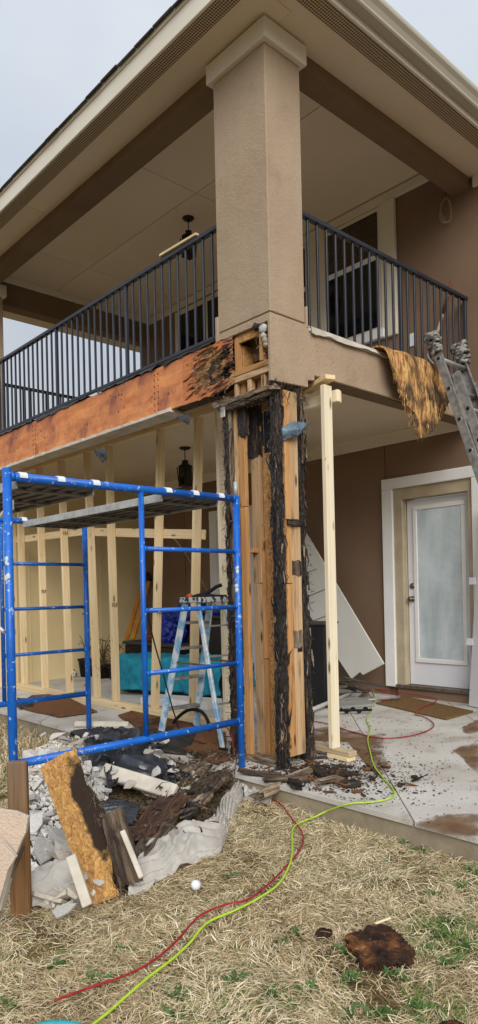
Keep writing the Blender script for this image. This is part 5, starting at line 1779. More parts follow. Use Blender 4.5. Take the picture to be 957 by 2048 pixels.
for px, s, lab in (([(-3.435, 1.817, -0.05)], .11, 'large flat pale slab in the middle of the rubble heap'), ([(-3.752, 1.782, -0.05)], .1, 'thick angular slab in the rubble behind the stake'), ([(-4.041, 2.214, -0.05)], .09, 'tan slab half buried beside the leaning rotten board'),
                   ([(-3.38, 1.672, -0.05)], .1, 'grey tilted slab low in the rubble near the grey cloth'), ([(-6.417, 3.182, -0.05)], .055, 'upright grey lump on top of the heap by the slab edge'), ([(-2.767, 1.452, -0.05)], .05, 'small pale slab alone on the grass in front of the heap'),
                   ([(-4.775, 2.73, -0.05)], .08, 'broad pale slab behind the top of the leaning rotten board'), ([(-3.767, 2.198, -0.05)], .07, 'square beige slab right of the leaning rotten board')):
    p = px[0]
    o = bpy.data.objects.new('rubble_slab', CH[rnd.choice((1, 2, 4, 7, 8, 10))])
    link(o, None, Matrix.Translation((p[0], p[1], gz(p[0], p[1]) + s * .3 + .06)) @ Euler((rnd.uniform(.1, .5), rnd.uniform(-.5, .1), rnd.uniform(0, 6))).to_matrix().to_4x4() @ Matrix.Diagonal((s * 1.3, s * 1.1, s * .8, 1)))
    setp(o, lab, 'rubble')
# fine rubble between the pieces
V, F = [], []
for k in range(9000):
    x, y = rnd.uniform(-6.3, -2.8), rnd.uniform(1.2, 3.45)
    if not in_poly(x, y, PILE): continue
    s = rnd.uniform(.008, .028)
    c = Vector((x, y, gz(x, y) + .02 + rnd.uniform(0, .03)))
    b = len(V)
    R = Euler((rnd.uniform(0, 6), rnd.uniform(0, 6), rnd.uniform(0, 6))).to_matrix()
    for q in ((1, 0, 0), (-.8, .2, 0), (0, 1, .2), (.1, -.9, 0), (0, .1, .7), (.1, 0, -.7)): V.append(c + R @ (Vector(q) * s))
    for f in ((0, 2, 4), (2, 1, 4), (1, 3, 4), (3, 0, 4), (2, 0, 5), (1, 2, 5), (3, 1, 5), (0, 3, 5)): F.append(tuple(b + q for q in f))
setp(raw('fine_rubble', V, F, RUBM), 'grey stucco crumbs filling the heap under the scaffold', 'rubble', kind='stuff')

# dark crumbs and soil where the lawn is buried
V, F = [], []
HEAP = [(p[0], p[1]) for p in [(-3.089, 1.448, -0.1), (-4.119, 1.942, -0.1), (-5.746, 3.06, -0.1), (-5.332, 3.705, -0.1), (-4.288, 3.882, -0.1), (-3.502, 3.256, -0.1), (-2.993, 2.544, -0.1), (-2.875, 1.98, -0.1), (-2.853, 1.682, -0.1)]]
for k in range(9000):
    x, y = rnd.uniform(-6.3, -2.6), rnd.uniform(1.2, 3.45)
    if not in_poly(x, y, HEAP): continue
    s = rnd.uniform(.006, .022)
    c = Vector((x, y, gz(x, y) + .006))
    b = len(V)
    R = Euler((rnd.gauss(0, .5), rnd.gauss(0, .5), rnd.uniform(0, 6))).to_matrix()
    for q in ((1.5, 0, 0), (-1.3, .2, 0), (0, .7, .1), (.1, -.7, 0), (0, .1, .5)): V.append(c + R @ (Vector(q) * s))
    for f in ((0, 2, 4), (2, 1, 4), (1, 3, 4), (3, 0, 4), (0, 3, 1, 2)): F.append(tuple(b + q for q in f))
setp(raw('rot_crumbs', V, F, ROTB), 'dark rotten crumbs covering the ground under the heap', 'crumbs', kind='stuff')

# ---- wood, film and cloth in the heap
def gp(px, dz=0.0, zp=-.08):
    return [Vector((p[0], p[1], gz(p[0], p[1]) + dz)) for p in px]


# leaning rotten osb board
ob = thing('rotten_osb_board', 'orange rotten chipboard plank leaning on the rubble heap, one side charred', 'board', (-2.85, 1.7, -.14))
o0 = [(-2.829, 1.699, -0.14)][0]
o0 = Vector(o0)
tl, tr, br, bl_ = [Vector(p) for p in ([(-3.384, 1.662, 0.403)][0], [(-3.314, 1.829, 0.49)][0], [(-2.801, 1.752, -0.111)][0], [(-2.859, 1.645, -0.146)][0])]
nu, nv = 60, 18
V, F = [], []
nrm = (tr - tl).cross(bl_ - tl).normalized()
if nrm.y > 0: nrm = -nrm
for side in (0, 1):
    for i in range(nu + 1):
        u = i / nu
        l, r = tl.lerp(bl_, u), tr.lerp(br, u)
        r = l + (r - l) * (1.0 + .12 * nz((u, 0, 0), 5, 3) + .06 * nz((u, 0, 0), 19, 5) + .28 * max(0, math.sin((u - .22) * math.pi * 1.5)) * (u < .88))
        for j in range(nv + 1):
            p = l.lerp(r, j / nv)
            if i == 0: p = p + (tl - bl_).normalized() * .02 * nz(p, 20, 2)
            V.append(p + nrm * ((.011 if side else -.011) + (.008 * nz(p, 24, 2) + .012 * nz(p, 9, 4) * (j / nv) if side else 0)))
K = (nu + 1) * (nv + 1)
for i in range(nu):
    for j in range(nv):
        a = i * (nv + 1) + j
        F.append((a, a + 1, a + nv + 2, a + nv + 1)); F.append((K + a, K + a + nv + 1, K + a + nv + 2, K + a + 1))
for i in range(nu):
    for j in (0, nv):
        a = i * (nv + 1) + j; F.append((a, a + nv + 1, K + a + nv + 1, K + a))
for j in range(nv):
    for i in (0, nu):
        a = i * (nv + 1) + j; F.append((a, a + 1, K + a + 1, K + a))
bo = raw('board', V, F, OSBROT, ob)
CHA = []
for side in (0, 1):
    for i in range(nu + 1):
        for j in range(nv + 1):
            u, v = i / nu, j / nv
            CHA.append(.95 * math.exp(-((u - .52) / .26) ** 2 - ((v - .82) / .33) ** 2) + .42 * math.exp(-((u - .2) / .25) ** 2 - ((v - .8) / .3) ** 2) + .12)
bo.data.attributes.new('char', 'FLOAT', 'POINT').data.foreach_set('value', CHA)


def gen_osb(r):
    u, v = r.random(), r.random() * .55
    p = tl.lerp(bl_, u).lerp(tr.lerp(br, u), v) + nrm * .012
    return p, (bl_ - tl) * r.choice((-1, 1)) + (tr - tl) * r.uniform(-1.5, 1.5) + nrm * r.uniform(.02, .25), r.uniform(.02, .06), r.uniform(.001, .003)


slivers('wood_strand', gen_osb, 330, OSB, ob, 4)
slivers('wood_strand', lambda r: (lambda u: (tr.lerp(br, u) + (tr - tl) * r.uniform(-.05, .25) + nrm * .01, (br - tr) * .3 + (tr - tl) * r.uniform(-1, 1), r.uniform(.02, .06), r.uniform(.001, .003)))(r.random()), 200, ROTB, ob, 6)
q0, q1 = [(-2.944, 1.818, 0.217)][0], [(-2.779, 1.806, -0.059)][0]
rb = rough_bar('charred_board', q0, q1, .115, .03, ROTB, None, (.674, .738, .2), .012, 14, 50, 8, 5, .05, .4)
setp(rb, 'charred dark brown board behind the leaning orange chipboard plank', 'board')
lb = bar('lath', [(-2.827, 1.798, 0.176)][0], [(-2.685, 1.805, -0.008)][0], .025, .035, LATH, None, (.674, .738, 0))
setp(lb, 'narrow whitish lath lying against the charred board', 'board')
sl2 = bar('stucco_strip', [(-2.859, 1.541, 0.119)][0], [(-2.721, 1.543, -0.065)][0], .045, .03, LATH, None, (.674, .738, 0))
setp(sl2, 'grey white strip of board leaning left of the orange chipboard plank', 'board')
sk = thing('wooden_stake', 'weathered brown timber stake standing at the left in front of the scaffold leg', 'stake', (-2.95, 1.32, -.15))
k0 = Vector([(-3.009, 1.37, -0.16)][0]); k1 = k0 + Vector((-.005, -.002, .715))
bar('post', k0, k1, .088, .038, STAKE, sk, (.674, .738, 0), .004)
# broken stucco panels, left edge
NV = Vector((.738, -.674, .15))
for pts, t_, lab in (([(-2.845, 1.125, 0.454), (-2.79, 1.186, 0.428), (-2.749, 1.231, 0.418), (-2.711, 1.272, 0.394), (-2.719, 1.263, 0.329), (-2.737, 1.244, 0.278), (-2.749, 1.231, 0.233), (-2.781, 1.196, 0.283), (-2.847, 1.123, 0.327)], 2.86, 'upper broken pinkish stucco panel at the left edge before the stake'),
                     ([(-2.787, 1.1, 0.359), (-2.728, 1.165, 0.313), (-2.691, 1.205, 0.251), (-2.702, 1.193, 0.223), (-2.712, 1.182, 0.203), (-2.725, 1.168, 0.139), (-2.74, 1.152, 0.067), (-2.792, 1.094, 0.02)], 2.80, 'lower cracked pinkish stucco panel at the left edge, nearest the grass')):
    P = [Vector(p) for p in pts]
    sp_ = thing('broken_stucco_slab', lab, 'stucco panel', (P[2].x, P[2].y, -.15))
    prism('face_coat', P, -NV, .012, STUCPINK, sp_, .002)
    prism('base_coat', [p - NV.normalized() * .0125 + (p - P[4]) * -.02 for p in P], -NV, .016, RUBM, sp_)
for k, (a, b, m) in enumerate((([(-2.833, 1.199, -0.006)], [(-2.832, 1.273, 0.214)], LATH), ([(-2.843, 1.217, 0.048)], [(-2.833, 1.302, 0.238)], ROTG), ([(-2.883, 1.203, -0.015)], [(-2.883, 1.277, 0.146)], TARPAPER))):
    o = bar('panel_edge_strip', a[0], b[0], .012, .05, m, None, (.674, .738, 0))
    setp(o, ('pale wooden', 'grey rotten', 'black felt')[k] + ' strip sticking out behind the broken stucco panels', 'strip')

# black film heaps
def film(lab, rows, seed, amp=.05, m=None, name='plastic_film'):
    o = sheet(name, rows, m or FILM, None, 80, 60, amp * .6, 4.5, seed, .004, .4, pleat=(4, 1.5))
    setp(o, lab, 'plastic sheet' if name == 'plastic_film' else 'cloth')
    return o


film('shiny black plastic sheet crumpled across the middle of the heap', [gp([(-4.646, 2.612, -0.08), (-4.902, 2.986, -0.08), (-4.976, 3.261, -0.08), (-4.9, 3.403, -0.08)], .16), gp([(-4.487, 2.542, -0.08), (-4.616, 2.832, -0.08), (-4.585, 3.063, -0.08), (-4.643, 3.222, -0.08)], .22), gp([(-4.313, 2.482, -0.08), (-4.305, 2.659, -0.08), (-4.296, 2.845, -0.08), (-4.328, 3.001, -0.08)], .13)], 1, .07)
film('black plastic sheet bunched lower in the heap beside the pale plank', [gp([(-4.094, 2.449, -0.08), (-4.298, 2.718, -0.08), (-4.208, 2.873, -0.08), (-3.976, 2.882, -0.08)], .1), gp([(-3.966, 2.39, -0.08), (-4.093, 2.607, -0.08), (-4.006, 2.754, -0.08), (-3.865, 2.821, -0.08)], .17), gp([(-3.81, 2.313, -0.08), (-3.869, 2.481, -0.08), (-3.803, 2.632, -0.08), (-3.654, 2.685, -0.08)], .08)], 2, .06)
film('grey black film showing under the pale plank in the heap', [gp([(-3.736, 2.225, -0.08), (-3.718, 2.346, -0.08), (-3.524, 2.364, -0.08)], .04), gp([(-3.612, 2.156, -0.08), (-3.574, 2.254, -0.08), (-3.424, 2.277, -0.08)], .06), gp([(-3.479, 2.086, -0.08), (-3.437, 2.149, -0.08), (-3.366, 2.194, -0.08)], .02)], 3, .03)
film('black film spread under the near scaffold bar at the back of the heap', [gp([(-5.817, 3.15, -0.08), (-5.838, 3.48, -0.08), (-5.715, 3.711, -0.08), (-5.398, 3.752, -0.08)], .1), gp([(-5.595, 3.078, -0.08), (-5.57, 3.371, -0.08), (-5.46, 3.582, -0.08), (-5.136, 3.623, -0.08)], .14), gp([(-5.421, 3.029, -0.08), (-5.34, 3.256, -0.08), (-5.188, 3.444, -0.08), (-4.903, 3.498, -0.08)], .08)], 4, .05, FILMD)
for px, r_, sd in (([(-3.95, 2.906, -0.08)], .09, 3), ([(-4.798, 3.423, -0.08)], .13, 5), ([(-3.797, 2.885, -0.08)], .08, 8)):
    p = gp(px, .08)[0]
    setp(blob('film_bundle', p, (r_, r_ * .8, r_ * .7), FILM, None, 5, .5, 2.6, sd, (0, 0, sd), .8),
         {3: 'small black film bundle right of the pale plank', 5: 'larger black film bundle below the tar paper sheets', 8: 'black film tuft beside the rotten timber'}[sd], 'plastic sheet')
# tar paper sheets
for pts, lab in ((([(-5.221, 3.683, -0.08), (-5.273, 3.922, -0.08)], [(-4.949, 3.532, -0.08), (-4.914, 3.691, -0.08)], [(-4.62, 3.355, -0.08), (-4.59, 3.496, -0.08)]), 'stiff black tar paper sheet, the upper left of two on the heap'),
                 (([(-5.034, 3.714, -0.08), (-4.971, 3.962, -0.08)], [(-4.818, 3.526, -0.08), (-4.72, 3.738, -0.08)], [(-4.595, 3.311, -0.08), (-4.392, 3.409, -0.08)]), 'stiff black tar paper sheet, the lower right of two on the heap')):
    setp(sheet('tar_paper', [gp(pts[0], .2), gp(pts[1], .18), gp(pts[2], .1)], TARPAPER, None, 14, 10, .012, 6, 2, .008, .2), lab, 'tar paper')
# pale plank
pk = bar('pale_plank', gp([(-4.027, 2.42, -0.08)], .16)[0], gp([(-3.51, 2.625, -0.08)], .10)[0], .1, .045, LATH, None, (.6, .7, .35), .006)
setp(pk, 'pale weathered plank lying across the rubble heap', 'plank')
pk2 = bar('pale_board', gp([(-6.151, 3.387, -0.08)], .17)[0], gp([(-5.785, 3.774, -0.08)], .17)[0], .06, .03, LATH, None, (.5, .8, .2), .006)
setp(pk2, 'thin pale board at the back of the heap near the slab edge', 'board')
# rotten timber
for a, b, w, t_, m, s, lab in (([(-3.894, 3.461, -0.08)], [(-3.449, 2.657, -0.08)], .13, .06, ROTB, 3, 'longest dark rotten timber, lying along the drop cloth'),
                               ([(-4.248, 3.585, -0.08)], [(-4.0, 2.996, -0.08)], .09, .05, ROTG, 5, 'grey rotten timber nearest the tar paper sheets'),
                               ([(-3.886, 3.103, -0.08)], [(-3.394, 2.552, -0.08)], .07, .05, LATH, 6, 'short whitish block beside the longest dark timber'),
                               ([(-3.964, 3.246, -0.08)], [(-3.653, 2.774, -0.08)], .06, .05, ROTG, 7, 'narrow grey timber between the pale block and the tar paper'),
                               ([(-3.381, 2.501, -0.08)], [(-3.147, 2.068, -0.08)], .2, .04, ROTR, 8, 'wide red brown rotten slab above the drop cloth'),
                               ([(-3.2, 2.354, -0.08)], [(-3.009, 2.028, -0.08)], .1, .035, ROTB, 9, 'dark strip of rot below the wide red brown slab'),
                               ([(-4.323, 3.926, -0.08)], [(-4.14, 3.473, -0.08)], .15, .06, ROTR, 12, 'red brown rotten lump at the slab edge by the scaffold leg'),
                               ([(-4.076, 3.635, -0.08)], [(-3.84, 3.18, -0.08)], .1, .05, FILMD, 13, 'grey felt covered timber beside the scaffold leg'),
                               ([(-3.692, 3.147, -0.08)], [(-3.307, 2.635, -0.08)], .08, .04, ROTG, 15, 'flat grey timber end touching the drop cloth'),
                               ([(-3.492, 2.868, -0.08)], [(-3.251, 2.502, -0.08)], .07, .03, TARPAPER, 16, 'thin black strip under the flat grey timber end'),
                               ([(-3.316, 3.337, -0.08)], [(-3.322, 3.177, -0.08)], .08, .05, ROTG, 14, 'splintered rotten stub on the grass by the slab corner')):
    p, q = gp(a, .09 + .01 * (s % 3))[0], gp(b, .05 + .012 * (s % 4))[0]
    setp(rough_bar('rotten_timber', p, q, w, t_, m, None, (.7, .7, .15 + .1 * (s % 3)), .02, 16, 60, 9, s, .1, .35), lab, 'rotten wood')


def gen_heap(r):
    c = gp(r.choice(([(-4.105, 3.608, -0.08)], [(-3.942, 3.266, -0.08)], [(-3.752, 2.928, -0.08)], [(-3.563, 2.657, -0.08)], [(-3.214, 2.253, -0.08)], [(-4.356, 3.944, -0.08)], [(-4.221, 3.398, -0.08)])), .05 + r.random() * .1)[0]
    return c + Vector((r.gauss(0, .14), r.gauss(0, .14), r.gauss(0, .03))), (r.uniform(-1, 1), r.uniform(-1, 1), r.uniform(-.1, .4)), r.uniform(.03, .14), r.uniform(.003, .012)


setp(slivers('wood_splinters', gen_heap, 420, ROTB, None, 9), 'dark wood splinters strewn over the heap', 'splinters')
# drop cloth
dc = sheet('drop_cloth', [gp([(-3.674, 3.301, -0.08), (-3.505, 3.066, -0.08), (-3.294, 2.804, -0.08), (-3.132, 2.617, -0.08), (-3.096, 2.5, -0.08), (-3.147, 2.406, -0.08), (-3.09, 2.265, -0.08), (-3.038, 2.095, -0.08), (-2.911, 1.893, -0.08)], .05),
                          gp([(-3.603, 3.265, -0.08), (-3.415, 3.029, -0.08), (-3.21, 2.779, -0.08), (-3.036, 2.604, -0.08), (-2.951, 2.453, -0.08), (-2.98, 2.352, -0.08), (-2.939, 2.192, -0.08), (-2.873, 2.016, -0.08), (-2.851, 1.853, -0.08)], .075),
                          gp([(-3.534, 3.23, -0.08), (-3.332, 2.99, -0.08), (-3.126, 2.745, -0.08), (-2.93, 2.527, -0.08), (-2.815, 2.39, -0.08), (-2.799, 2.234, -0.08), (-2.791, 2.08, -0.08), (-2.766, 1.919, -0.08), (-2.757, 1.772, -0.08)], .012)], CLOTH, None, 150, 70, .02, 6.0, 6, .004, .3, pleat=(4.5, 1.4))
setp(dc, 'long pale grey drop cloth trailing from the scaffold foot over the grass', 'cloth')
dc2 = sheet('drop_cloth', [gp([(-3.164, 1.464, -0.08), (-3.197, 1.579, -0.08), (-3.182, 1.679, -0.08), (-3.108, 1.7, -0.08)], .1), gp([(-3.087, 1.423, -0.08), (-3.066, 1.513, -0.08), (-3.05, 1.608, -0.08), (-3.036, 1.67, -0.08)], .14), gp([(-3.012, 1.387, -0.08), (-2.957, 1.47, -0.08), (-2.936, 1.535, -0.08), (-3.018, 1.671, -0.08)], .015)], CLOTH, None, 60, 40, .018, 6.0, 2, .004, .3, pleat=(3, 1.2))
setp(dc2, 'folded grey cloth at the front of the heap beside the stake', 'cloth')
dc3 = sheet('drop_cloth', [gp([(-3.634, 3.303, -0.08), (-3.572, 3.396, -0.08), (-3.395, 3.344, -0.08)], .05), gp([(-3.551, 3.246, -0.08), (-3.445, 3.297, -0.08), (-3.325, 3.298, -0.08)], .06), gp([(-3.46, 3.17, -0.08), (-3.366, 3.197, -0.08), (-3.273, 3.223, -0.08)], .02)], CLOTH, None, 30, 20, .035, 12.0, 4, .004, .7)
setp(dc3, 'crumpled white cloth scrap round the scaffold jack', 'cloth')

# ================================================================= chips and chunks
cw = gp([(-2.581, 2.038, -0.08)], .042)[0]
bm = bmesh.new(); bmesh.ops.create_icosphere(bm, subdivisions=4, radius=.0235)
gb = bm_obj('golf_ball', bm, WHITEP, None, Matrix.Translation(cw), True)
setp(gb, 'white golf ball lying on the dry grass', 'ball')
cb_ = gp([(-1.694, 2.262, -0.08)], .03)[0]
V, F = [], []
PB = gp([(-1.81, 2.18, -0.08), (-1.815, 2.27, -0.08), (-1.772, 2.376, -0.08), (-1.734, 2.401, -0.08), (-1.631, 2.336, -0.08), (-1.544, 2.289, -0.08), (-1.513, 2.216, -0.08), (-1.552, 2.136, -0.08), (-1.611, 2.077, -0.08), (-1.693, 2.113, -0.08)], .02)
n = 26
bmn, bmx = Vector((min(p.x for p in PB), min(p.y for p in PB), 0)), Vector((max(p.x for p in PB), max(p.y for p in PB), 0))
idx = {}
for i in range(n + 1):
    for j in range(n + 1):
        x = bmn.x + (bmx.x - bmn.x) * i / n; y = bmn.y + (bmx.y - bmn.y) * j / n
        if not in_poly(x, y, [(p.x, p.y) for p in PB]): continue
        idx[i, j] = len(V)
        V.append((x + .008 * nz((x, y, 0), 30, 3), y + .008 * nz((x, y, 0), 30, 7), gz(x, y) + .045 + .02 * nz((x, y, 0), 9, 4) + .012 * nz((x, y, 0), 32, 6)))
for i in range(n):
    for j in range(n):
        k4 = [(i, j), (i + 1, j), (i + 1, j + 1), (i, j + 1)]
        if all(q in idx for q in k4): F.append(tuple(idx[q] for q in k4))


def m_burnt():
    t = NT('burnt_slab', .9, 0, .25)
    c = t.ramp(t.noise(t.co((3, 3, 3)), 4.0, 7, .6), [(.35, lin('#17110d')), (.5, lin('#3a261a')), (.6, lin('#6d4424')), (.72, lin('#8a5a30'))])
    c = t.mix(t.ramp(t.noise(t.co(), 12, 4), [(.68, 0), (.74, .7)]), c, lin('#b9b6b0'))
    t.color(c)
    t.bump(t.noise(t.co(), 40, 6), .9, .012)
    return t.m


bs = raw('burnt_slab', V, F, m_burnt())
bs.modifiers.new('thick', 'SOLIDIFY').thickness = .03
setp(bs, 'flat scorched brown wood slab lying alone on the dry grass', 'rotten wood')
BURNT = bs.data.materials[0]
for px, s, lab in (([(-1.92, 2.191, -0.08)], .035, 'small brown rotten lump left of the scorched slab'), ([(-1.202, 1.982, -0.08)], .05, 'dark grey lump at the bottom right corner of the grass')):
    p = gp(px, .02)[0]
    setp(blob('rotten_lump', p, (s, s * .8, s * .5), BURNT, None, 4, .5, 2.5, s * 100, (0, 0, 1), .6), lab, 'rotten wood')
st_ = bar('wood_stick', gp([(-1.781, 2.354, -0.08)], .05)[0], gp([(-1.761, 2.438, -0.08)], .05)[0], .012, .008, PINE, None)
setp(st_, 'thin yellow stick behind the scorched slab on the grass', 'stick')
# chips on the concrete
CHM = [chunk_mesh(100 + k, (BARK, ROTB, ORCHIP)[k % 3], True) for k in range(9)]
rnd = random.Random(33)
named = (([(-2.672, 4.004, 0.022)], .045, 'dark bark lump alone on the concrete, the largest right of the green cord'), ([(-2.648, 3.795, 0.015)], .035, 'dark bark lump beside the green cord bend'), ([(-3.034, 3.962, 0.02)], .05, 'orange brown chip crossed by the green cord'),
         ([(-2.963, 4.083, 0.024)], .055, 'orange chip right of the green cord'), ([(-3.191, 3.528, 0.007)], .045, 'orange block chip below the column foot'), ([(-2.984, 3.622, 0.01)], .05, 'grey curled bark in front of the post base'),
         ([(-2.484, 3.729, 0.013)], .02, 'small dark crumb below the largest bark lump'), ([(-2.463, 3.798, 0.015)], .018, 'small dark crumb at far right of the chips'), ([(-2.923, 3.572, 0.008)], .04, 'rusty chip in front of the post base'), ([(-2.704, 3.484, 0.005)], .025, 'small brown chip near the slab edge'))
for k, (px, s, lab) in enumerate(named):
    p = px[0]
    o = bpy.data.objects.new('wood_chip', CHM[2 + 3 * (k % 3)] if 'orange' in lab or 'rusty' in lab else CHM[k % 2])
    link(o, None, Matrix.Translation((p[0], p[1], p[2] + s * .2)) @ Euler((rnd.gauss(0, .2), rnd.gauss(0, .2), rnd.uniform(0, 6))).to_matrix().to_4x4() @ Matrix.Diagonal((s * 1.2, s, s * .7, 1)))
    setp(o, lab, 'wood chip')
for k in range(300):
    # scatter round the column foot in plan
    x, y = -3.2 + rnd.gauss(0, .27), 3.66 + rnd.gauss(0, .16)
    x += (y - 3.7) * .3
    if y < 3.34 or (-4.1 < x < -3.5 and 3.58 < y < 3.95): continue
    s = rnd.choice((.008, .01, .014, .018, .025, .034, .045))
    o = bpy.data.objects.new('wood_chip', CHM[rnd.choice((0, 1, 3, 4, 6, 7, 2, 5, 8))])
    link(o, None, Matrix.Translation((x, y, sz(y) + s * .25)) @ Euler((rnd.gauss(0, .25), rnd.gauss(0, .25), rnd.uniform(0, 6))).to_matrix().to_4x4() @ Matrix.Diagonal((s * 1.5, s * .8, s * .6, 1)))
    setp(o, 'loose rotten wood chip on the concrete round the foot of the column and post', 'wood chip', 'rotten chips strewn round the column foot')
V, F = [], []
for k in range(4200):
    if rnd.random() < .8: x, y = -3.2 + rnd.gauss(0, .32), 3.72 + rnd.gauss(0, .28)
    else: x, y = rnd.uniform(-4.4, -1.6), rnd.uniform(3.34, 5.6)
    if y < 3.33: continue
    s = rnd.uniform(.002, .009); b = len(V)
    c = Vector((x, y, sz(y) + s * .5 + .001)); R = Euler((rnd.gauss(0, .3), rnd.gauss(0, .3), rnd.uniform(0, 6))).to_matrix()
    for q in ((1.6, 0, 0), (-1.4, .2, 0), (0, .6, .1), (.1, -.6, 0), (0, .1, .5)): V.append(c + R @ (Vector(q) * s))
    for f in ((0, 2, 4), (2, 1, 4), (1, 3, 4), (3, 0, 4), (0, 3, 1, 2)): F.append(tuple(b + q for q in f))
setp(raw('wood_crumbs', V, F, BARK), 'fine dark wood crumbs scattered over the patio concrete', 'crumbs', kind='stuff')
for k, (px, L) in enumerate((([(-3.291, 3.398, 0.028)], .3), ([(-3.281, 3.527, 0.032)], .25), ([(-3.197, 3.641, 0.035)], .22), ([(-3.526, 3.379, 0.027)], .3), ([(-3.03, 3.549, 0.032)], .18), ([(-3.174, 3.361, 0.027)], .2))):
    p = Vector(px[0]); a = .6 + k
    d = Vector((math.cos(a), math.sin(a), .05)) * L / 2
    setp(rough_bar('rotten_splinter', p - d, p + d, .06, .03, (ROTB, ROTG, CHAR)[k % 3], None, None, .015, 14, 20, 4, k, .05),
         ('dark splinter at the black post foot', 'grey splinter under the tan studs', 'black splinter left of the post base', 'brown splinter inside the scaffold foot', 'brown splinter before the pine base block', 'black splinter on the slab corner')[k], 'rotten wood')

# ================================================================= weeds and grass
rnd = random.Random(77)
for k, px in enumerate(([(-1.812, 3.204, -0.14)], [(-1.742, 2.985, -0.14)], [(-1.799, 2.837, -0.14)], [(-1.594, 2.644, -0.14)], [(-1.563, 2.495, -0.14)], [(-1.451, 2.495, -0.14)], [(-1.537, 2.381, -0.14)], [(-2.26, 3.299, -0.14)], [(-2.139, 3.261, -0.14)], [(-2.001, 2.009, -0.14)], [(-1.773, 2.144, -0.14)], [(-1.637, 2.004, -0.14)], [(-1.687, 1.84, -0.14)], [(-2.009, 2.107, -0.14)], [(-1.355, 2.029, -0.14)], [(-1.425, 2.339, -0.14)], [(-1.433, 1.909, -0.14)], [(-1.487, 1.816, -0.14)], [(-2.318, 1.316, -0.14)], [(-2.003, 1.475, -0.14)], [(-1.93, 1.698, -0.14)], [(-2.582, 2.236, -0.14)], [(-9.132, 4.345, -0.14)], [(-7.282, 3.37, -0.14)], [(-2.411, 1.531, -0.14)], [(-2.491, 1.263, -0.14)], [(-1.921, 1.413, -0.14)], [(-1.77, 1.733, -0.14)], [(-1.543, 2.122, -0.14)], [(-2.349, 1.018, -0.14)])):
    p = gp(px, .0, -.14)[0]
    V, F = [], []
    for q in range(26):
        a = rnd.uniform(0, 6.28); L = rnd.uniform(.02, .055); e = rnd.uniform(.2, 1.1); w = rnd.uniform(.003, .007)
        c = p + Vector((rnd.gauss(0, .022), rnd.gauss(0, .022), .012))
        d = Vector((math.cos(a) * math.cos(e), math.sin(a) * math.cos(e), math.sin(e)))
        s = Vector((-math.sin(a), math.cos(a), 0)) * w
        if not V: V.append(p)
        b = len(V)
        V += [c + d * L * .5 - s, c + d * L * .55 + s, c + d * L - Vector((0, 0, L * .25))]
        F += [(0, b, b + 2), (0, b + 2, b + 1)]
    o = raw('weed', V, F, LEAF)
    setp(o, 'small green weed tuft growing through the dry lawn', 'weed', 'green weeds in the dry lawn')


GREENS = [(p[0], p[1], r) for p, r in zip([(-1.812, 3.204, -0.14), (-1.731, 2.92, -0.14), (-1.593, 2.583, -0.14), (-1.441, 2.477, -0.14), (-1.626, 1.991, -0.14), (-1.331, 2.053, -0.14), (-1.425, 1.898, -0.14), (-1.689, 1.816, -0.14), (-2.169, 3.283, -0.14), (-1.996, 2.003, -0.14), (-2.318, 1.316, -0.14), (-2.475, 1.255, -0.14)], (.13, .15, .14, .16, .1, .16, .1, .08, .07, .08, .09, .08))]


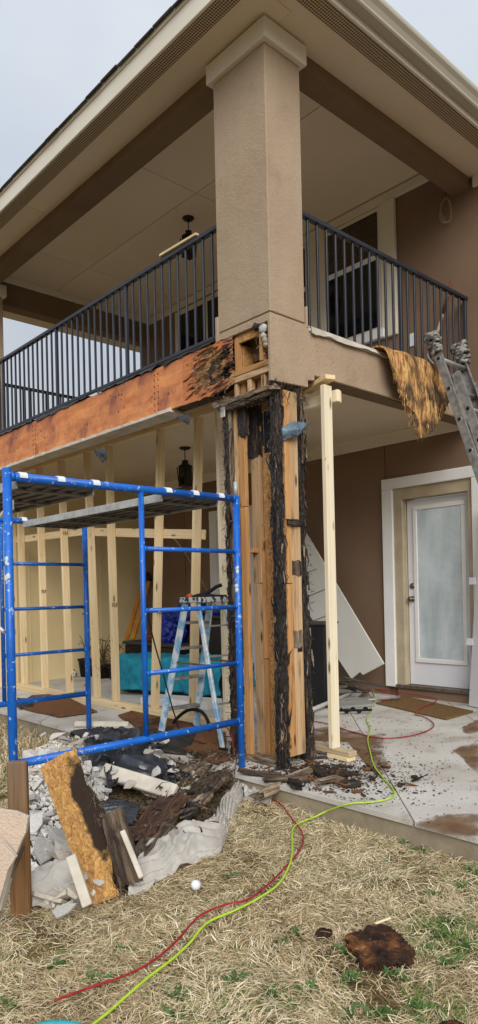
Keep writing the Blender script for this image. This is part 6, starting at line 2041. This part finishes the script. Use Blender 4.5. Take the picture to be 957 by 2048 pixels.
def blades(name, n, region, L, W, lift, seed, green, label, keep):
    R = np.random.default_rng(seed)
    x = R.uniform(region[0], region[1], n); y = R.uniform(region[2], region[3], n)
    m = keep(x, y, R)
    x, y = x[m], y[m]
    n = len(x)
    z = np.array([gz(a, b) for a, b in zip(x, y)])
    flow = np.array([noise.noise(Vector((a * 2.3, b_ * 2.3, 9))) for a, b_ in zip(x, y)])
    ang = np.where(R.random(n) < .45, flow * 9 + R.normal(0, .5, n), R.uniform(0, 2 * np.pi, n))
    el = np.abs(R.normal(0, lift, n))
    ln = R.uniform(L[0], L[1], n); w = R.uniform(W[0], W[1], n)
    d = np.stack([np.cos(ang) * np.cos(el), np.sin(ang) * np.cos(el), np.sin(el)], 1)
    s = np.stack([-np.sin(ang), np.cos(ang), R.normal(0, .35, n)], 1) * w[:, None]
    p = np.stack([x, y, z + R.uniform(-.004, .018, n)], 1)
    bend = R.normal(0, .12, n)[:, None] * np.stack([-np.sin(ang), np.cos(ang), np.zeros(n)], 1)
    mid = p + d * (ln * .5)[:, None] + np.array([0, 0, 1]) * (R.uniform(0, .12, n) * ln)[:, None] + bend * ln[:, None]
    tip = p + d * ln[:, None] - np.array([0, 0, 1]) * (R.uniform(0, .25, n) * ln * np.sin(el))[:, None]
    V = np.stack([p - s, p + s, mid - s * .8, mid + s * .8, tip], 1).reshape(-1, 3)
    b = np.arange(n) * 5
    me = bpy.data.meshes.new(name)
    me.vertices.add(n * 5)
    me.vertices.foreach_set('co', V.ravel())
    lp_ = np.stack([b, b + 1, b + 3, b + 2, b + 2, b + 3, b + 4], 1).ravel()
    me.loops.add(n * 7)
    me.loops.foreach_set('vertex_index', lp_)
    me.polygons.add(n * 2)
    me.polygons.foreach_set('loop_start', np.stack([np.arange(n) * 7, np.arange(n) * 7 + 4], 1).ravel())
    me.polygons.foreach_set('loop_total', np.tile([4, 3], n))
    me.update(calc_edges=True)
    r = np.clip(R.normal(.5, .22, n), 0, .9)
    big = np.array([noise.noise(Vector((a * 1.6, b_ * 1.6, 4))) for a, b_ in zip(x, y)])
    r = np.clip(r + big * .18, 0, .9)
    pg = np.zeros(n)
    for (cx_, cy_, rr_) in GREENS: pg = np.maximum(pg, np.exp(-((x - cx_) ** 2 + (y - cy_) ** 2) / rr_ ** 2))
    g = R.random(n) < green * np.clip(1 + 3.5 * big, 0, 4) + .55 * pg * np.clip(.6 + 2.2 * flow, 0, 1.2)
    r[g] = R.uniform(.91, 1, g.sum())
    at = me.attributes.new('rnd', 'FLOAT', 'POINT')
    at.data.foreach_set('value', np.repeat(r, 5))
    me.materials.append(STRAW)
    o = bpy.data.objects.new(name, me)
    link(o)
    setp(o, label, 'grass', kind='stuff')


PILEX = [(p[0], p[1]) for p in [(-3.072, 1.391, -0.1), (-5.071, 2.317, -0.1), (-5.746, 3.06, -0.1), (-5.06, 3.677, -0.1), (-3.967, 3.536, -0.1), (-2.934, 2.493, -0.1), (-2.825, 1.945, -0.1), (-2.806, 1.654, -0.1)]]


def keep_near(x, y, R):
    inside = np.array([in_poly(a, b, PILEX) for a, b in zip(x, y)])
    thin = np.array([noise.noise(Vector((a * 2.7, b * 2.7, 2))) + .6 * noise.noise(Vector((a * 7, b * 7, 5))) for a, b in zip(x, y)])
    return ~inside & (R.random(len(x)) < np.clip(.85 + 1.1 * thin, .18, 1)) & (np.hypot(x, y) > .9) & (y < 3.30 - .0 * x) & (x * -.738 + y * .674 > .5) & (np.abs(x * .674 + y * .738) < .42 * (x * -.738 + y * .674) + .4)


blades('dry_lawn', 330000, (-4.6, -.4, .3, 3.31), (.025, .085), (.0008, .002), .2, 11, .05, 'matted straw coloured dry lawn', keep_near)
blades('dry_lawn', 60000, (-9.5, -4.6, 1.0, 3.31), (.05, .14), (.002, .0045), .5, 12, .06, 'taller dry grass at the slab edge left of the heap', keep_near)
